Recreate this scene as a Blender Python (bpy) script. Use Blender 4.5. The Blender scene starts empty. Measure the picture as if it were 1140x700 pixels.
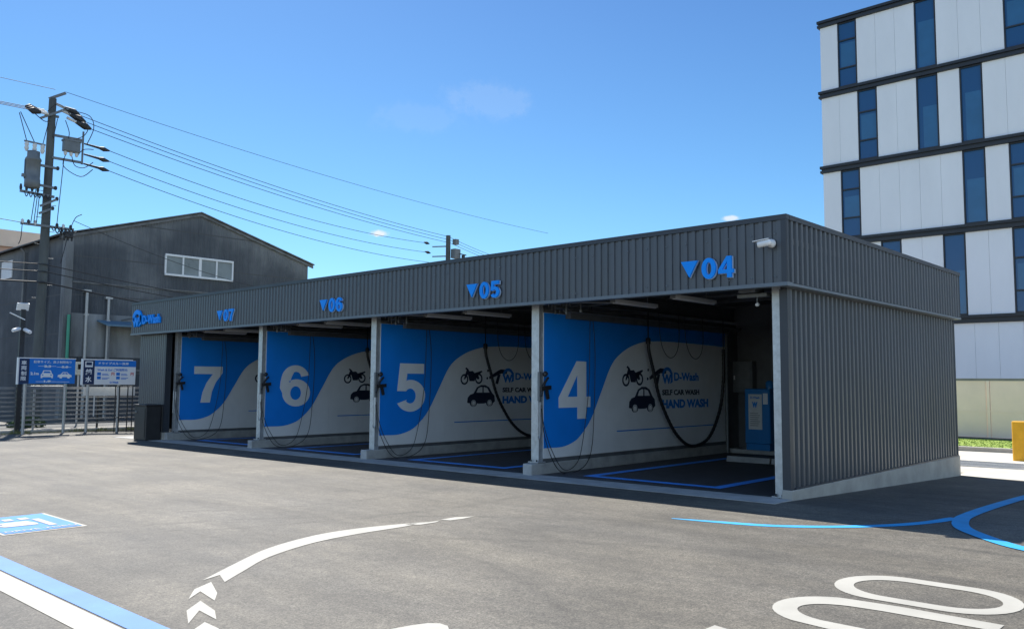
import bpy, bmesh, math, random
from mathutils import Vector, Matrix
R = math.radians
random.seed(7)
scene = bpy.context.scene
COL = scene.collection

# ------------------------------------------------------------------ camera
cam_d = bpy.data.cameras.new('camera')
cam = bpy.data.objects.new('camera', cam_d); COL.objects.link(cam)
cam_d.sensor_width = 36.0; cam_d.sensor_fit = 'HORIZONTAL'
cam_d.lens = 932.7745 / 1140 * 36
cam_d.clip_end = 3000
YAW, PITCH, ROLL = -0.7479, 0.0793, 0.00636
fwd = Vector((math.sin(YAW)*math.cos(PITCH), math.cos(YAW)*math.cos(PITCH), math.sin(PITCH)))
rt = Vector((math.cos(YAW), -math.sin(YAW), 0)); up = rt.cross(fwd)
rt2 = rt*math.cos(ROLL)+up*math.sin(ROLL); up2 = -rt*math.sin(ROLL)+up*math.cos(ROLL)
cam.matrix_world = Matrix(((rt2.x, up2.x, -fwd.x, 4.8314), (rt2.y, up2.y, -fwd.y, -10.5584), (rt2.z, up2.z, -fwd.z, 1.5552), (0, 0, 0, 1)))
scene.camera = cam

# ------------------------------------------------------------------ light
SUN = Vector((-2.85, 1.17, 3.8)).normalized()            # towards the sun
world = bpy.data.worlds.new('World'); scene.world = world; world.use_nodes = True
wn = world.node_tree; wn.nodes.clear()
wo = wn.nodes.new('ShaderNodeOutputWorld'); bg = wn.nodes.new('ShaderNodeBackground')
sky = wn.nodes.new('ShaderNodeTexSky'); sky.sky_type = 'NISHITA'; sky.sun_disc = False
sky.sun_elevation = math.asin(SUN.z); sky.sun_rotation = math.atan2(SUN.x, SUN.y)
sky.air_density = 1.0; sky.dust_density = 0.35; sky.ozone_density = 2.2; sky.altitude = 0
bg.inputs['Strength'].default_value = 0.13
# thin clouds: a few soft puffs at fixed directions of the sky, broken up by noise
tc = wn.nodes.new('ShaderNodeTexCoord')
nz = wn.nodes.new('ShaderNodeTexNoise'); nz.inputs['Scale'].default_value = 34; nz.inputs['Detail'].default_value = 9; nz.inputs['Roughness'].default_value = .66
wn.links.new(tc.outputs['Generated'], nz.inputs['Vector'])
nrm = wn.nodes.new('ShaderNodeVectorMath'); nrm.operation = 'NORMALIZE'
wn.links.new(tc.outputs['Generated'], nrm.inputs[0])
def wmath(op, a, b=None, c=None, clamp=False):
    n = wn.nodes.new('ShaderNodeMath'); n.operation = op; n.use_clamp = clamp
    for i, v in enumerate((a, b, c)):
        if v is None: continue
        if isinstance(v, (int, float)): n.inputs[i].default_value = v
        else: wn.links.new(v, n.inputs[i])
    return n.outputs[0]
CLOUDS = [((-0.7757, 0.6074, 0.1715), 0.014, 0.0050, 0.95, .50),     # direction, half width, half height, strength, noise cut
          ((-0.4611, 0.8673, 0.1877), 0.014, 0.0040, 0.8, .5),
          ((-0.6673, 0.6712, 0.3229), 0.060, 0.026, 0.085, .45),
          ((-0.7216, 0.6231, 0.3017), 0.065, 0.022, 0.05, .45)]
total = None
for d, hw, hh, st, cut in CLOUDS:
    d = Vector(d).normalized(); side = d.cross(Vector((0, 0, 1))).normalized(); u3 = side.cross(d)
    def dot(v):
        n = wn.nodes.new('ShaderNodeVectorMath'); n.operation = 'DOT_PRODUCT'; n.inputs[1].default_value = v
        wn.links.new(nrm.outputs[0], n.inputs[0]); return n.outputs['Value']
    a = wmath('POWER', wmath('DIVIDE', dot(side), hw), 2.0); b = wmath('POWER', wmath('DIVIDE', dot(u3), hh), 2.0)
    e = wmath('SUBTRACT', 1.0, wmath('ADD', a, b))
    e = wmath('ADD', e, wmath('MULTIPLY', wmath('SUBTRACT', nz.outputs['Fac'], cut), 3.2))
    e = wmath('MULTIPLY', wmath('MULTIPLY', e, 1.1, clamp=True), wmath('GREATER_THAN', dot(d), .5))
    e = wmath('MULTIPLY', wmath('MULTIPLY', e, e), st)
    total = e if total is None else wmath('MAXIMUM', total, e)
hsv = wn.nodes.new('ShaderNodeHueSaturation'); hsv.inputs['Saturation'].default_value = 1.0; hsv.inputs['Value'].default_value = 1.0
wn.links.new(sky.outputs[0], hsv.inputs['Color'])
# sky multiplied darker and bluer toward the camera's view, imitating HDR tone mapping
hd = wn.nodes.new('ShaderNodeVectorMath'); hd.operation = 'DOT_PRODUCT'; hd.inputs[1].default_value = Vector((-.72, .66, .2)).normalized(); wn.links.new(nrm.outputs[0], hd.inputs[0])
mr = wn.nodes.new('ShaderNodeMapRange'); mr.interpolation_type = 'SMOOTHSTEP'; mr.inputs['From Min'].default_value = -.35; mr.inputs['From Max'].default_value = .42; wn.links.new(hd.outputs['Value'], mr.inputs['Value'])
deep = wn.nodes.new('ShaderNodeMixRGB'); deep.blend_type = 'MULTIPLY'; sz = wn.nodes.new('ShaderNodeSeparateXYZ'); wn.links.new(nrm.outputs[0], sz.inputs[0])
tint = wn.nodes.new('ShaderNodeValToRGB'); tint.color_ramp.elements[0].position = .08; tint.color_ramp.elements[0].color = (.315, .495, .60, 1); tint.color_ramp.elements[1].position = .44; tint.color_ramp.elements[1].color = (.235, .375, .515, 1)
e_ = tint.color_ramp.elements.new(.24); e_.color = (.272, .44, .552, 1)
wn.links.new(sz.outputs['Z'], tint.inputs[0]); wn.links.new(tint.outputs[0], deep.inputs[2])
wn.links.new(mr.outputs[0], deep.inputs[0]); wn.links.new(hsv.outputs[0], deep.inputs[1])
mx = wn.nodes.new('ShaderNodeMixRGB'); mx.inputs[2].default_value = (3.5, 3.7, 3.9, 1)
wn.links.new(total, mx.inputs[0]); wn.links.new(deep.outputs[0], mx.inputs[1])
wn.links.new(mx.outputs[0], bg.inputs['Color']); wn.links.new(bg.outputs[0], wo.inputs['Surface'])

sun_d = bpy.data.lights.new('sun', 'SUN'); sun_d.energy = 4.2; sun_d.angle = R(0.53); sun_d.color = (1.0, 0.955, 0.88)
sun = bpy.data.objects.new('sun', sun_d); COL.objects.link(sun)
sun.rotation_euler = (-SUN).to_track_quat('-Z', 'Y').to_euler(); sun.location = (0, 0, 40)

vs = scene.view_settings; vs.view_transform = 'Standard'; vs.look = 'None'; vs.gamma = 1; vs.use_curve_mapping = False
vs.exposure = 0.98
scene.cycles.max_bounces = 8; scene.cycles.diffuse_bounces = 5; scene.cycles.use_denoising = True

# ------------------------------------------------------------------ materials
def mat(name, col, rough=.6, metal=0.0, spec=.5, var=0.0, vscale=3.0, stretch=(1, 1, 1), bump=0.0, bscale=40, col2=None, coat=0.0):
    m = bpy.data.materials.new(name); m.use_nodes = True
    nt = m.node_tree; b = nt.nodes['Principled BSDF']
    b.inputs['Base Color'].default_value = (*col, 1); b.inputs['Roughness'].default_value = rough
    b.inputs['Metallic'].default_value = metal; b.inputs['Specular IOR Level'].default_value = spec
    b.inputs['Coat Weight'].default_value = coat
    if var or col2 or bump:
        g = nt.nodes.new('ShaderNodeNewGeometry'); mp = nt.nodes.new('ShaderNodeMapping'); mp.inputs['Scale'].default_value = stretch
        nt.links.new(g.outputs['Position'], mp.inputs['Vector'])
        if var or col2:
            n = nt.nodes.new('ShaderNodeTexNoise'); n.inputs['Scale'].default_value = vscale; n.inputs['Detail'].default_value = 7; n.inputs['Roughness'].default_value = .62
            nt.links.new(mp.outputs[0], n.inputs['Vector'])
            r = nt.nodes.new('ShaderNodeValToRGB'); r.color_ramp.elements[0].position = .3; r.color_ramp.elements[1].position = .7
            lo = [c*(1-var) for c in col]; hi = list(col2) if col2 else [min(1, c*(1+var)) for c in col]
            r.color_ramp.elements[0].color = (*lo, 1); r.color_ramp.elements[1].color = (*hi, 1)
            nt.links.new(n.outputs['Fac'], r.inputs[0]); nt.links.new(r.outputs[0], b.inputs['Base Color'])
            rr = nt.nodes.new('ShaderNodeMath'); rr.operation = 'MULTIPLY_ADD'; rr.inputs[1].default_value = .16; rr.inputs[2].default_value = max(0, rough-.08)
            nt.links.new(n.outputs['Fac'], rr.inputs[0]); nt.links.new(rr.outputs[0], b.inputs['Roughness'])
        if bump:
            n2 = nt.nodes.new('ShaderNodeTexNoise'); n2.inputs['Scale'].default_value = bscale; n2.inputs['Detail'].default_value = 4
            nt.links.new(g.outputs['Position'], n2.inputs['Vector'])
            bp = nt.nodes.new('ShaderNodeBump'); bp.inputs['Strength'].default_value = bump; bp.inputs['Distance'].default_value = .02
            nt.links.new(n2.outputs['Fac'], bp.inputs['Height']); nt.links.new(bp.outputs[0], b.inputs['Normal'])
    return m

def asphalt(name, dark, light, warm):
    m = bpy.data.materials.new(name); m.use_nodes = True; nt = m.node_tree; b = nt.nodes['Principled BSDF']; L = nt.links.new
    g = nt.nodes.new('ShaderNodeNewGeometry')
    def noise(sc, det, rough=.6, st=(1, 1, 1), rot=0):
        mp = nt.nodes.new('ShaderNodeMapping'); mp.inputs['Scale'].default_value = st; mp.inputs['Rotation'].default_value = (0, 0, rot)
        L(g.outputs['Position'], mp.inputs['Vector'])
        n = nt.nodes.new('ShaderNodeTexNoise'); n.inputs['Scale'].default_value = sc; n.inputs['Detail'].default_value = det; n.inputs['Roughness'].default_value = rough
        L(mp.outputs[0], n.inputs['Vector']); return n.outputs['Fac']
    def ramp(f, p0, p1, c0, c1):
        r = nt.nodes.new('ShaderNodeValToRGB'); r.color_ramp.elements[0].position = p0; r.color_ramp.elements[1].position = p1
        r.color_ramp.elements[0].color = (*c0, 1); r.color_ramp.elements[1].color = (*c1, 1); L(f, r.inputs[0]); return r.outputs[0]
    def mul(a, c, f=1.0):
        x = nt.nodes.new('ShaderNodeMixRGB'); x.blend_type = 'MULTIPLY'; x.inputs[0].default_value = f; L(a, x.inputs[1]); L(c, x.inputs[2]); return x.outputs[0]
    base = ramp(noise(.55, 8, .62), .32, .68, dark, light)
    base = mul(base, ramp(noise(.22, 5, .6, (1, 2.6, 1), .5), .35, .65, (.80, .80, .81), warm))
    base = mul(base, ramp(noise(1.1, 6, .7, (.22, 2.2, 1), .12), .38, .62, (.80, .80, .80), (1.13, 1.13, 1.11)))      # tyre-worn lanes and roller passes
    base = mul(base, ramp(noise(7, 4, .7), .3, .7, (.78, .78, .78), (1.18, 1.18, 1.17)))
    v = nt.nodes.new('ShaderNodeTexVoronoi'); v.inputs['Scale'].default_value = 115; L(g.outputs['Position'], v.inputs['Vector'])
    agg = nt.nodes.new('ShaderNodeRGBToBW'); L(v.outputs['Color'], agg.inputs[0])
    base = mul(base, ramp(agg.outputs[0], .2, .85, (.58, .58, .58), (1.5, 1.48, 1.45)))
    base = mul(base, ramp(noise(42, 3, .7), .30, .72, (.70, .70, .70), (1.28, 1.28, 1.27)))
    sp = nt.nodes.new('ShaderNodeTexVoronoi'); sp.inputs['Scale'].default_value = 1.3; sp.inputs['Randomness'].default_value = 1; L(g.outputs['Position'], sp.inputs['Vector'])
    base = mul(base, ramp(sp.outputs['Distance'], .018, .040, (.45, .45, .45), (1, 1, 1)), .8)
    base = mul(base, ramp(noise(.9, 9, .75, (1, 1.5, 1), .3), .60, .74, (1, 1, 1), (.72, .72, .73)))
    # fine cracks, sparse
    cr = nt.nodes.new('ShaderNodeTexVoronoi'); cr.feature = 'DISTANCE_TO_EDGE'; cr.inputs['Scale'].default_value = .22
    wv = nt.nodes.new('ShaderNodeTexNoise'); wv.inputs['Scale'].default_value = 1.4; wv.inputs['Detail'].default_value = 6; L(g.outputs['Position'], wv.inputs['Vector'])
    ad = nt.nodes.new('ShaderNodeMixRGB'); ad.inputs[0].default_value = .35; L(g.outputs['Position'], ad.inputs[1]); L(wv.outputs['Color'], ad.inputs[2]); L(ad.outputs[0], cr.inputs['Vector'])
    base = mul(base, ramp(cr.outputs['Distance'], .0, .004, (.72, .72, .72), (1, 1, 1)), .5)
    # old tyre arcs where cars swing out of the bays
    sx = nt.nodes.new('ShaderNodeSeparateXYZ'); L(g.outputs['Position'], sx.inputs[0])
    def ma(op, x, y=None, z=None, clamp=False):
        n = nt.nodes.new('ShaderNodeMath'); n.operation = op; n.use_clamp = clamp
        for i, v in enumerate((x, y, z)):
            if v is None: continue
            if isinstance(v, (int, float)): n.inputs[i].default_value = v
            else: L(v, n.inputs[i])
        return n.outputs[0]
    wob = noise(.8, 3); br = ramp(noise(2.2, 5), .42, .6, (0, 0, 0), (1, 1, 1)); tot = None
    for cx_, cy_, rr in ((2.6, -9.6, 6.3), (2.6, -9.6, 7.75), (-3.2, -13.0, 8.2), (-9.5, -3.0, 5.2), (-9.5, -3.0, 6.6)):
        dx = ma('SUBTRACT', sx.outputs['X'], cx_); dy = ma('SUBTRACT', sx.outputs['Y'], cy_)
        d = ma('SQRT', ma('ADD', ma('MULTIPLY', dx, dx), ma('MULTIPLY', dy, dy)))
        d = ma('ABSOLUTE', ma('ADD', ma('SUBTRACT', d, rr), ma('MULTIPLY_ADD', wob, .5, -.25)))
        k = ma('SUBTRACT', 1.0, ma('DIVIDE', d, .11), None, True)
        tot = k if tot is None else ma('MAXIMUM', tot, k)
    dk = ma('SUBTRACT', 1.0, ma('MULTIPLY', ma('MULTIPLY', tot, br), .42))
    xx = nt.nodes.new('ShaderNodeMixRGB'); xx.blend_type = 'MULTIPLY'; xx.inputs[0].default_value = 1; L(base, xx.inputs[1]); L(dk, xx.inputs[2]); base = xx.outputs[0]
    L(base, b.inputs['Base Color']); b.inputs['Roughness'].default_value = .72; b.inputs['Specular IOR Level'].default_value = .5
    bp = nt.nodes.new('ShaderNodeBump'); bp.inputs['Strength'].default_value = .55; bp.inputs['Distance'].default_value = .006
    L(agg.outputs[0], bp.inputs['Height']); L(bp.outputs[0], b.inputs['Normal'])
    return m

def paint(name, col, wear_to=(.16, .155, .15), amount=.5):
    """road paint, worn through to the asphalt here and there"""
    m = bpy.data.materials.new(name); m.use_nodes = True; nt = m.node_tree; b = nt.nodes['Principled BSDF']; L = nt.links.new
    g = nt.nodes.new('ShaderNodeNewGeometry')
    n = nt.nodes.new('ShaderNodeTexNoise'); n.inputs['Scale'].default_value = 60; n.inputs['Detail'].default_value = 6; n.inputs['Roughness'].default_value = .75; L(g.outputs['Position'], n.inputs['Vector'])
    n2 = nt.nodes.new('ShaderNodeTexNoise'); n2.inputs['Scale'].default_value = 2.2; n2.inputs['Detail'].default_value = 5; L(g.outputs['Position'], n2.inputs['Vector'])
    s = nt.nodes.new('ShaderNodeMath'); s.operation = 'MULTIPLY_ADD'; s.inputs[1].default_value = .45; L(n2.outputs['Fac'], s.inputs[0]); L(n.outputs['Fac'], s.inputs[2])
    r = nt.nodes.new('ShaderNodeValToRGB'); r.color_ramp.elements[0].position = .86; r.color_ramp.elements[1].position = 1.06
    r.color_ramp.elements[1].position = 1.0
    r.color_ramp.elements[0].color = (*col, 1); r.color_ramp.elements[1].color = (*[c*(1-amount)+w*amount for c, w in zip(col, wear_to)], 1)
    L(s.outputs[0], r.inputs[0])
    r2 = nt.nodes.new('ShaderNodeValToRGB'); r2.color_ramp.elements[0].position = .35; r2.color_ramp.elements[1].position = .65
    r2.color_ramp.elements[0].color = (.86, .86, .86, 1); r2.color_ramp.elements[1].color = (1.06, 1.06, 1.06, 1); L(n2.outputs['Fac'], r2.inputs[0])
    x = nt.nodes.new('ShaderNodeMixRGB'); x.blend_type = 'MULTIPLY'; x.inputs[0].default_value = 1; L(r.outputs[0], x.inputs[1]); L(r2.outputs[0], x.inputs[2])
    L(x.outputs[0], b.inputs['Base Color']); b.inputs['Roughness'].default_value = .7
    bp = nt.nodes.new('ShaderNodeBump'); bp.inputs['Strength'].default_value = .3; bp.inputs['Distance'].default_value = .004; L(n.outputs['Fac'], bp.inputs['Height']); L(bp.outputs[0], b.inputs['Normal'])
    return m

def siding(name):
    """old weather-stained boards: dark soot over grey, streaks running down, paler near the eaves"""
    m = bpy.data.materials.new(name); m.use_nodes = True; nt = m.node_tree; b = nt.nodes['Principled BSDF']; L = nt.links.new
    g = nt.nodes.new('ShaderNodeNewGeometry')
    def noise(sc, st, det=7):
        mp = nt.nodes.new('ShaderNodeMapping'); mp.inputs['Scale'].default_value = st; L(g.outputs['Position'], mp.inputs['Vector'])
        n = nt.nodes.new('ShaderNodeTexNoise'); n.inputs['Scale'].default_value = sc; n.inputs['Detail'].default_value = det; n.inputs['Roughness'].default_value = .65
        L(mp.outputs[0], n.inputs['Vector']); return n.outputs['Fac']
    a = noise(.16, (1, 1, 1.0)); s = noise(1.6, (1, 1, .07)); f = noise(9, (1, 1, .05), 3)
    m1 = nt.nodes.new('ShaderNodeMath'); m1.operation = 'MULTIPLY_ADD'; m1.inputs[1].default_value = .26; L(s, m1.inputs[0]); L(a, m1.inputs[2])
    m2 = nt.nodes.new('ShaderNodeMath'); m2.operation = 'MULTIPLY_ADD'; m2.inputs[1].default_value = .14; L(f, m2.inputs[0]); L(m1.outputs[0], m2.inputs[2])
    # rain has washed a paler band under the verge of the gable (roof line z = 10.02 - .3 |y - 9.78|)
    s0 = nt.nodes.new('ShaderNodeSeparateXYZ'); L(g.outputs['Position'], s0.inputs[0])
    def ma(op, x, y, z=None):
        n = nt.nodes.new('ShaderNodeMath'); n.operation = op
        for i, v in enumerate((x, y, z)):
            if v is None: continue
            if isinstance(v, (int, float)): n.inputs[i].default_value = v
            else: L(v, n.inputs[i])
        return n.outputs[0]
    d = ma('SUBTRACT', ma('MULTIPLY_ADD', ma('ABSOLUTE', ma('SUBTRACT', s0.outputs['Y'], 9.78), 0), -.30, 10.02), s0.outputs['Z'])
    mr = nt.nodes.new('ShaderNodeMapRange'); mr.interpolation_type = 'SMOOTHSTEP'; mr.inputs['From Min'].default_value = 1.1; mr.inputs['From Max'].default_value = .0; mr.inputs['To Max'].default_value = .13
    L(ma('MULTIPLY_ADD', s, -.4, ma('ADD', d, .10)), mr.inputs['Value'])
    tot = ma('ADD', m2.outputs[0], mr.outputs[0])
    r = nt.nodes.new('ShaderNodeValToRGB'); els = r.color_ramp.elements
    els[0].position = .56; els[0].color = (.046, .052, .060, 1); els[1].position = .96; els[1].color = (.21, .215, .215, 1)
    e = els.new(.74); e.color = (.095, .102, .110, 1)
    L(tot, r.inputs[0])
    # horizontal lap joints every 1.8 m
    sx = nt.nodes.new('ShaderNodeSeparateXYZ'); L(g.outputs['Position'], sx.inputs[0])
    md = nt.nodes.new('ShaderNodeMath'); md.operation = 'PINGPONG'; md.inputs[1].default_value = .9; L(sx.outputs['Z'], md.inputs[0])
    gt = nt.nodes.new('ShaderNodeMath'); gt.operation = 'GREATER_THAN'; gt.inputs[1].default_value = .03; L(md.outputs[0], gt.inputs[0])
    x = nt.nodes.new('ShaderNodeMixRGB'); x.inputs[1].default_value = (.09, .09, .09, 1); L(gt.outputs[0], x.inputs[0]); L(r.outputs[0], x.inputs[2])
    L(x.outputs[0], b.inputs['Base Color']); b.inputs['Roughness'].default_value = .85
    w = nt.nodes.new('ShaderNodeTexWave'); w.bands_direction = 'DIAGONAL'; w.inputs['Scale'].default_value = 4.5
    mp = nt.nodes.new('ShaderNodeMapping'); mp.inputs['Scale'].default_value = (1, 1, 0); L(g.outputs['Position'], mp.inputs['Vector']); L(mp.outputs[0], w.inputs['Vector'])
    bp = nt.nodes.new('ShaderNodeBump'); bp.inputs['Strength'].default_value = .6; bp.inputs['Distance'].default_value = .03; L(w.outputs['Fac'], bp.inputs['Height']); L(bp.outputs[0], b.inputs['Normal'])
    return m

M = {}
M['asphalt'] = asphalt('asphalt', (.070, .066, .059), (.136, .127, .111), (1.16, 1.11, 1.01))
M['bay_asphalt'] = mat('dark asphalt', (.055, .055, .058), .6, var=.4, vscale=4, bump=.5, bscale=130)  # darker, bluer asphalt than the forecourt's
M['concrete'] = mat('concrete', (.37, .345, .30), .85, var=.18, vscale=2.5, bump=.2, bscale=60)
M['curb'] = mat('grey concrete', (.36, .355, .34), .85, var=.25, vscale=3.0, bump=.25, bscale=50)
M['pave'] = mat('pale concrete paving', (.52, .485, .41), .85, var=.12, vscale=1.2, bump=.2, bscale=80)
M['white_line'] = paint('white road paint', (.40, .385, .34), amount=.6)
M['blue_line'] = paint('sky blue road paint', (.015, .34, .68), (.2, .28, .36), .35)
M['square_blue'] = paint('strong blue road paint', (.012, .20, .60), (.1, .3, .5), .3)
M['bay_line'] = paint('blue bay paint', (.06, .32, .88), (.1, .18, .34), .4)
M['stripe_blue'] = paint('pale blue road paint', (.075, .21, .50), (.3, .42, .6), .6)
M['clad'] = mat('charcoal cladding', (.070, .079, .091), .36, metal=.1, spec=.6, var=.14, vscale=1.1, stretch=(1, 1, .25), bump=.02, bscale=20)
M['clad_side'] = M['clad']
M['trim'] = mat('charcoal trim', (.032, .038, .048), .42, spec=.5, var=.08, vscale=2)
M['flash'] = mat('grey flashing', (.13, .155, .18), .4, metal=.2, var=.1, vscale=2)
M['galv'] = mat('galvanised steel', (.50, .52, .53), .42, metal=.55, var=.2, vscale=9)
M['darksteel'] = mat('dark ceiling steel', (.115, .12, .125), .6, metal=.1, var=.2, vscale=3)
M['greysteel'] = mat('grey steel', (.16, .17, .175), .5, metal=.3, var=.2, vscale=5)
M['film_white'] = mat('off white mural film', (.78, .78, .77), .5, var=.06, vscale=1.5)
M['film_blue'] = mat('blue mural film', (.003, .235, .80), .5, var=.06, vscale=1.5)
M['film_number'] = mat('pale number film', (.80, .80, .79), .5, var=.05, vscale=2)
M['film_dark'] = mat('navy icon film', (.012, .02, .045), .5, var=.1, vscale=4)
M['film_mid'] = mat('blue lettering film', (.01, .20, .62), .5, var=.05, vscale=4)
M['sign_blue'] = mat('bright blue acrylic', (.0, .30, .95), .55, spec=.3, var=.05, vscale=5)
M['sign_edge'] = mat('pale sign edge', (.42, .52, .62), .4, var=.05, vscale=5)
M['rubber'] = mat('black rubber hose', (.014, .014, .016), .5, var=.3, vscale=12)
M['blackplastic'] = mat('black plastic', (.02, .02, .022), .45, var=.3, vscale=12)
M['whiteplastic'] = mat('white plastic', (.78, .78, .77), .4, var=.05, vscale=8)
M['lens'] = mat('camera lens glass', (.01, .01, .012), .08)
M['tube'] = mat('opal lamp cover', (.62, .62, .60), .4, var=.06, vscale=6)
M['machine_blue'] = mat('blue machine enamel', (.012, .17, .45), .35, var=.08, vscale=5)
M['paper'] = mat('pale notice sheet', (.60, .61, .60), .6, var=.06, vscale=9)
M['panel'] = mat('white wall panel', (.80, .81, .82), .55, var=.05, vscale=.6, stretch=(1, 1, .3))
M['band'] = mat('charcoal floor band', (.014, .017, .022), .45, var=.2, vscale=2)
M['beige'] = mat('beige fence board', (.88, .69, .575), .75, var=.07, vscale=1.0)
M['beige_dark'] = mat('grey brown fence rail', (.20, .195, .17), .7, var=.15, vscale=3)
M['plinth'] = mat('dark plinth', (.10, .10, .095), .85, var=.3, vscale=3)
M['yellow'] = mat('yellow enamel', (.74, .38, .015), .45, var=.12, vscale=5)
M['grating'] = mat('steel grating', (.40, .42, .44), .45, metal=.5, var=.2, vscale=20)
M['grass'] = mat('lawn grass', (.22, .33, .04), .8, var=.3, vscale=5, col2=(.32, .42, .07))
M['weed'] = mat('dry weeds', (.14, .17, .04), .85, var=.4, vscale=9, col2=(.30, .29, .12))
M['hedge'] = mat('dark shrub leaves', (.03, .07, .02), .7, var=.4, vscale=9, col2=(.07, .13, .04))
M['siding'] = siding('sooty siding')
M['roof_edge'] = mat('weathered roof edge', (.15, .15, .145), .8, var=.35, vscale=2)
M['pale_siding'] = mat('pale grey boards', (.20, .205, .205), .8, var=.5, vscale=1.0, stretch=(1, 1, .2))
M['pink'] = mat('salmon wall', (.72, .45, .32), .85, var=.08, vscale=.8)
M['pinkroof'] = mat('pale salmon parapet', (.85, .62, .45), .85, var=.08, vscale=.8)
M['alu'] = mat('silver aluminium', (.40, .40, .39), .4, metal=.3, var=.08, vscale=6)
M['slat'] = mat('grey fence slat', (.24, .24, .235), .45, metal=.3, var=.12, vscale=4)
M['post_dark'] = mat('dark bronze post', (.032, .032, .033), .5, metal=.2, var=.2, vscale=6)
M['pole'] = mat('grey concrete pole', (.085, .092, .088), .85, var=.25, vscale=2, stretch=(1, 1, .3))
M['transformer'] = mat('grey transformer paint', (.15, .165, .17), .5, var=.15, vscale=4)
M['porcelain'] = mat('white porcelain', (.66, .65, .62), .25, var=.08, vscale=8)
M['insul'] = mat('dark insulator sleeve', (.03, .03, .032), .6, var=.2, vscale=8)
M['wire'] = mat('dark cable', (.03, .032, .036), .7)
M['green_pipe'] = mat('green plastic pipe', (.05, .30, .19), .5, var=.1, vscale=4)
M['board_blue'] = mat('blue sign board', (.006, .18, .62), .4, var=.05, vscale=3)
M['board_navy'] = mat('navy sign board', (.012, .03, .09), .4, var=.05, vscale=3)
M['board_white'] = mat('white sign board', (.76, .78, .79), .4, var=.04, vscale=3)
M['board_red'] = mat('red lettering', (.55, .04, .04), .5, var=.05, vscale=3)
M['awning'] = mat('blue grey canopy', (.10, .19, .27), .6, var=.1, vscale=2)
M['meter'] = mat('cream meter box', (.50, .47, .38), .6, var=.08, vscale=6)
M['stop'] = mat('grey wheel stop', (.26, .26, .255), .8, var=.2, vscale=6)
M['far_window'] = mat('dusty old window', (.22, .25, .25), .3, var=.2, vscale=.9)

def glass(name, col, rough=.04):
    m = bpy.data.materials.new(name); m.use_nodes = True; nt = m.node_tree; b = nt.nodes['Principled BSDF']
    b.inputs['Base Color'].default_value = (*col, 1); b.inputs['Roughness'].default_value = rough; b.inputs['Specular IOR Level'].default_value = .45
    g = nt.nodes.new('ShaderNodeNewGeometry'); n = nt.nodes.new('ShaderNodeTexNoise'); n.inputs['Scale'].default_value = .7; nt.links.new(g.outputs['Position'], n.inputs['Vector'])
    bp = nt.nodes.new('ShaderNodeBump'); bp.inputs['Strength'].default_value = .06; bp.inputs['Distance'].default_value = .05
    nt.links.new(n.outputs['Fac'], bp.inputs['Height']); nt.links.new(bp.outputs[0], b.inputs['Normal'])
    return m
M['glass'] = glass('blue tinted glass', (.004, .070, .19))
M['blind'] = mat('grey blind behind glass', (.018, .115, .245), .12, var=.1, vscale=1)

# ------------------------------------------------------------------ mesh builder
def ROOTLOC(o):
    while o is not None and o.parent is not None: o = o.parent
    return o.location.copy() if o is not None else Vector((0, 0, 0))

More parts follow.
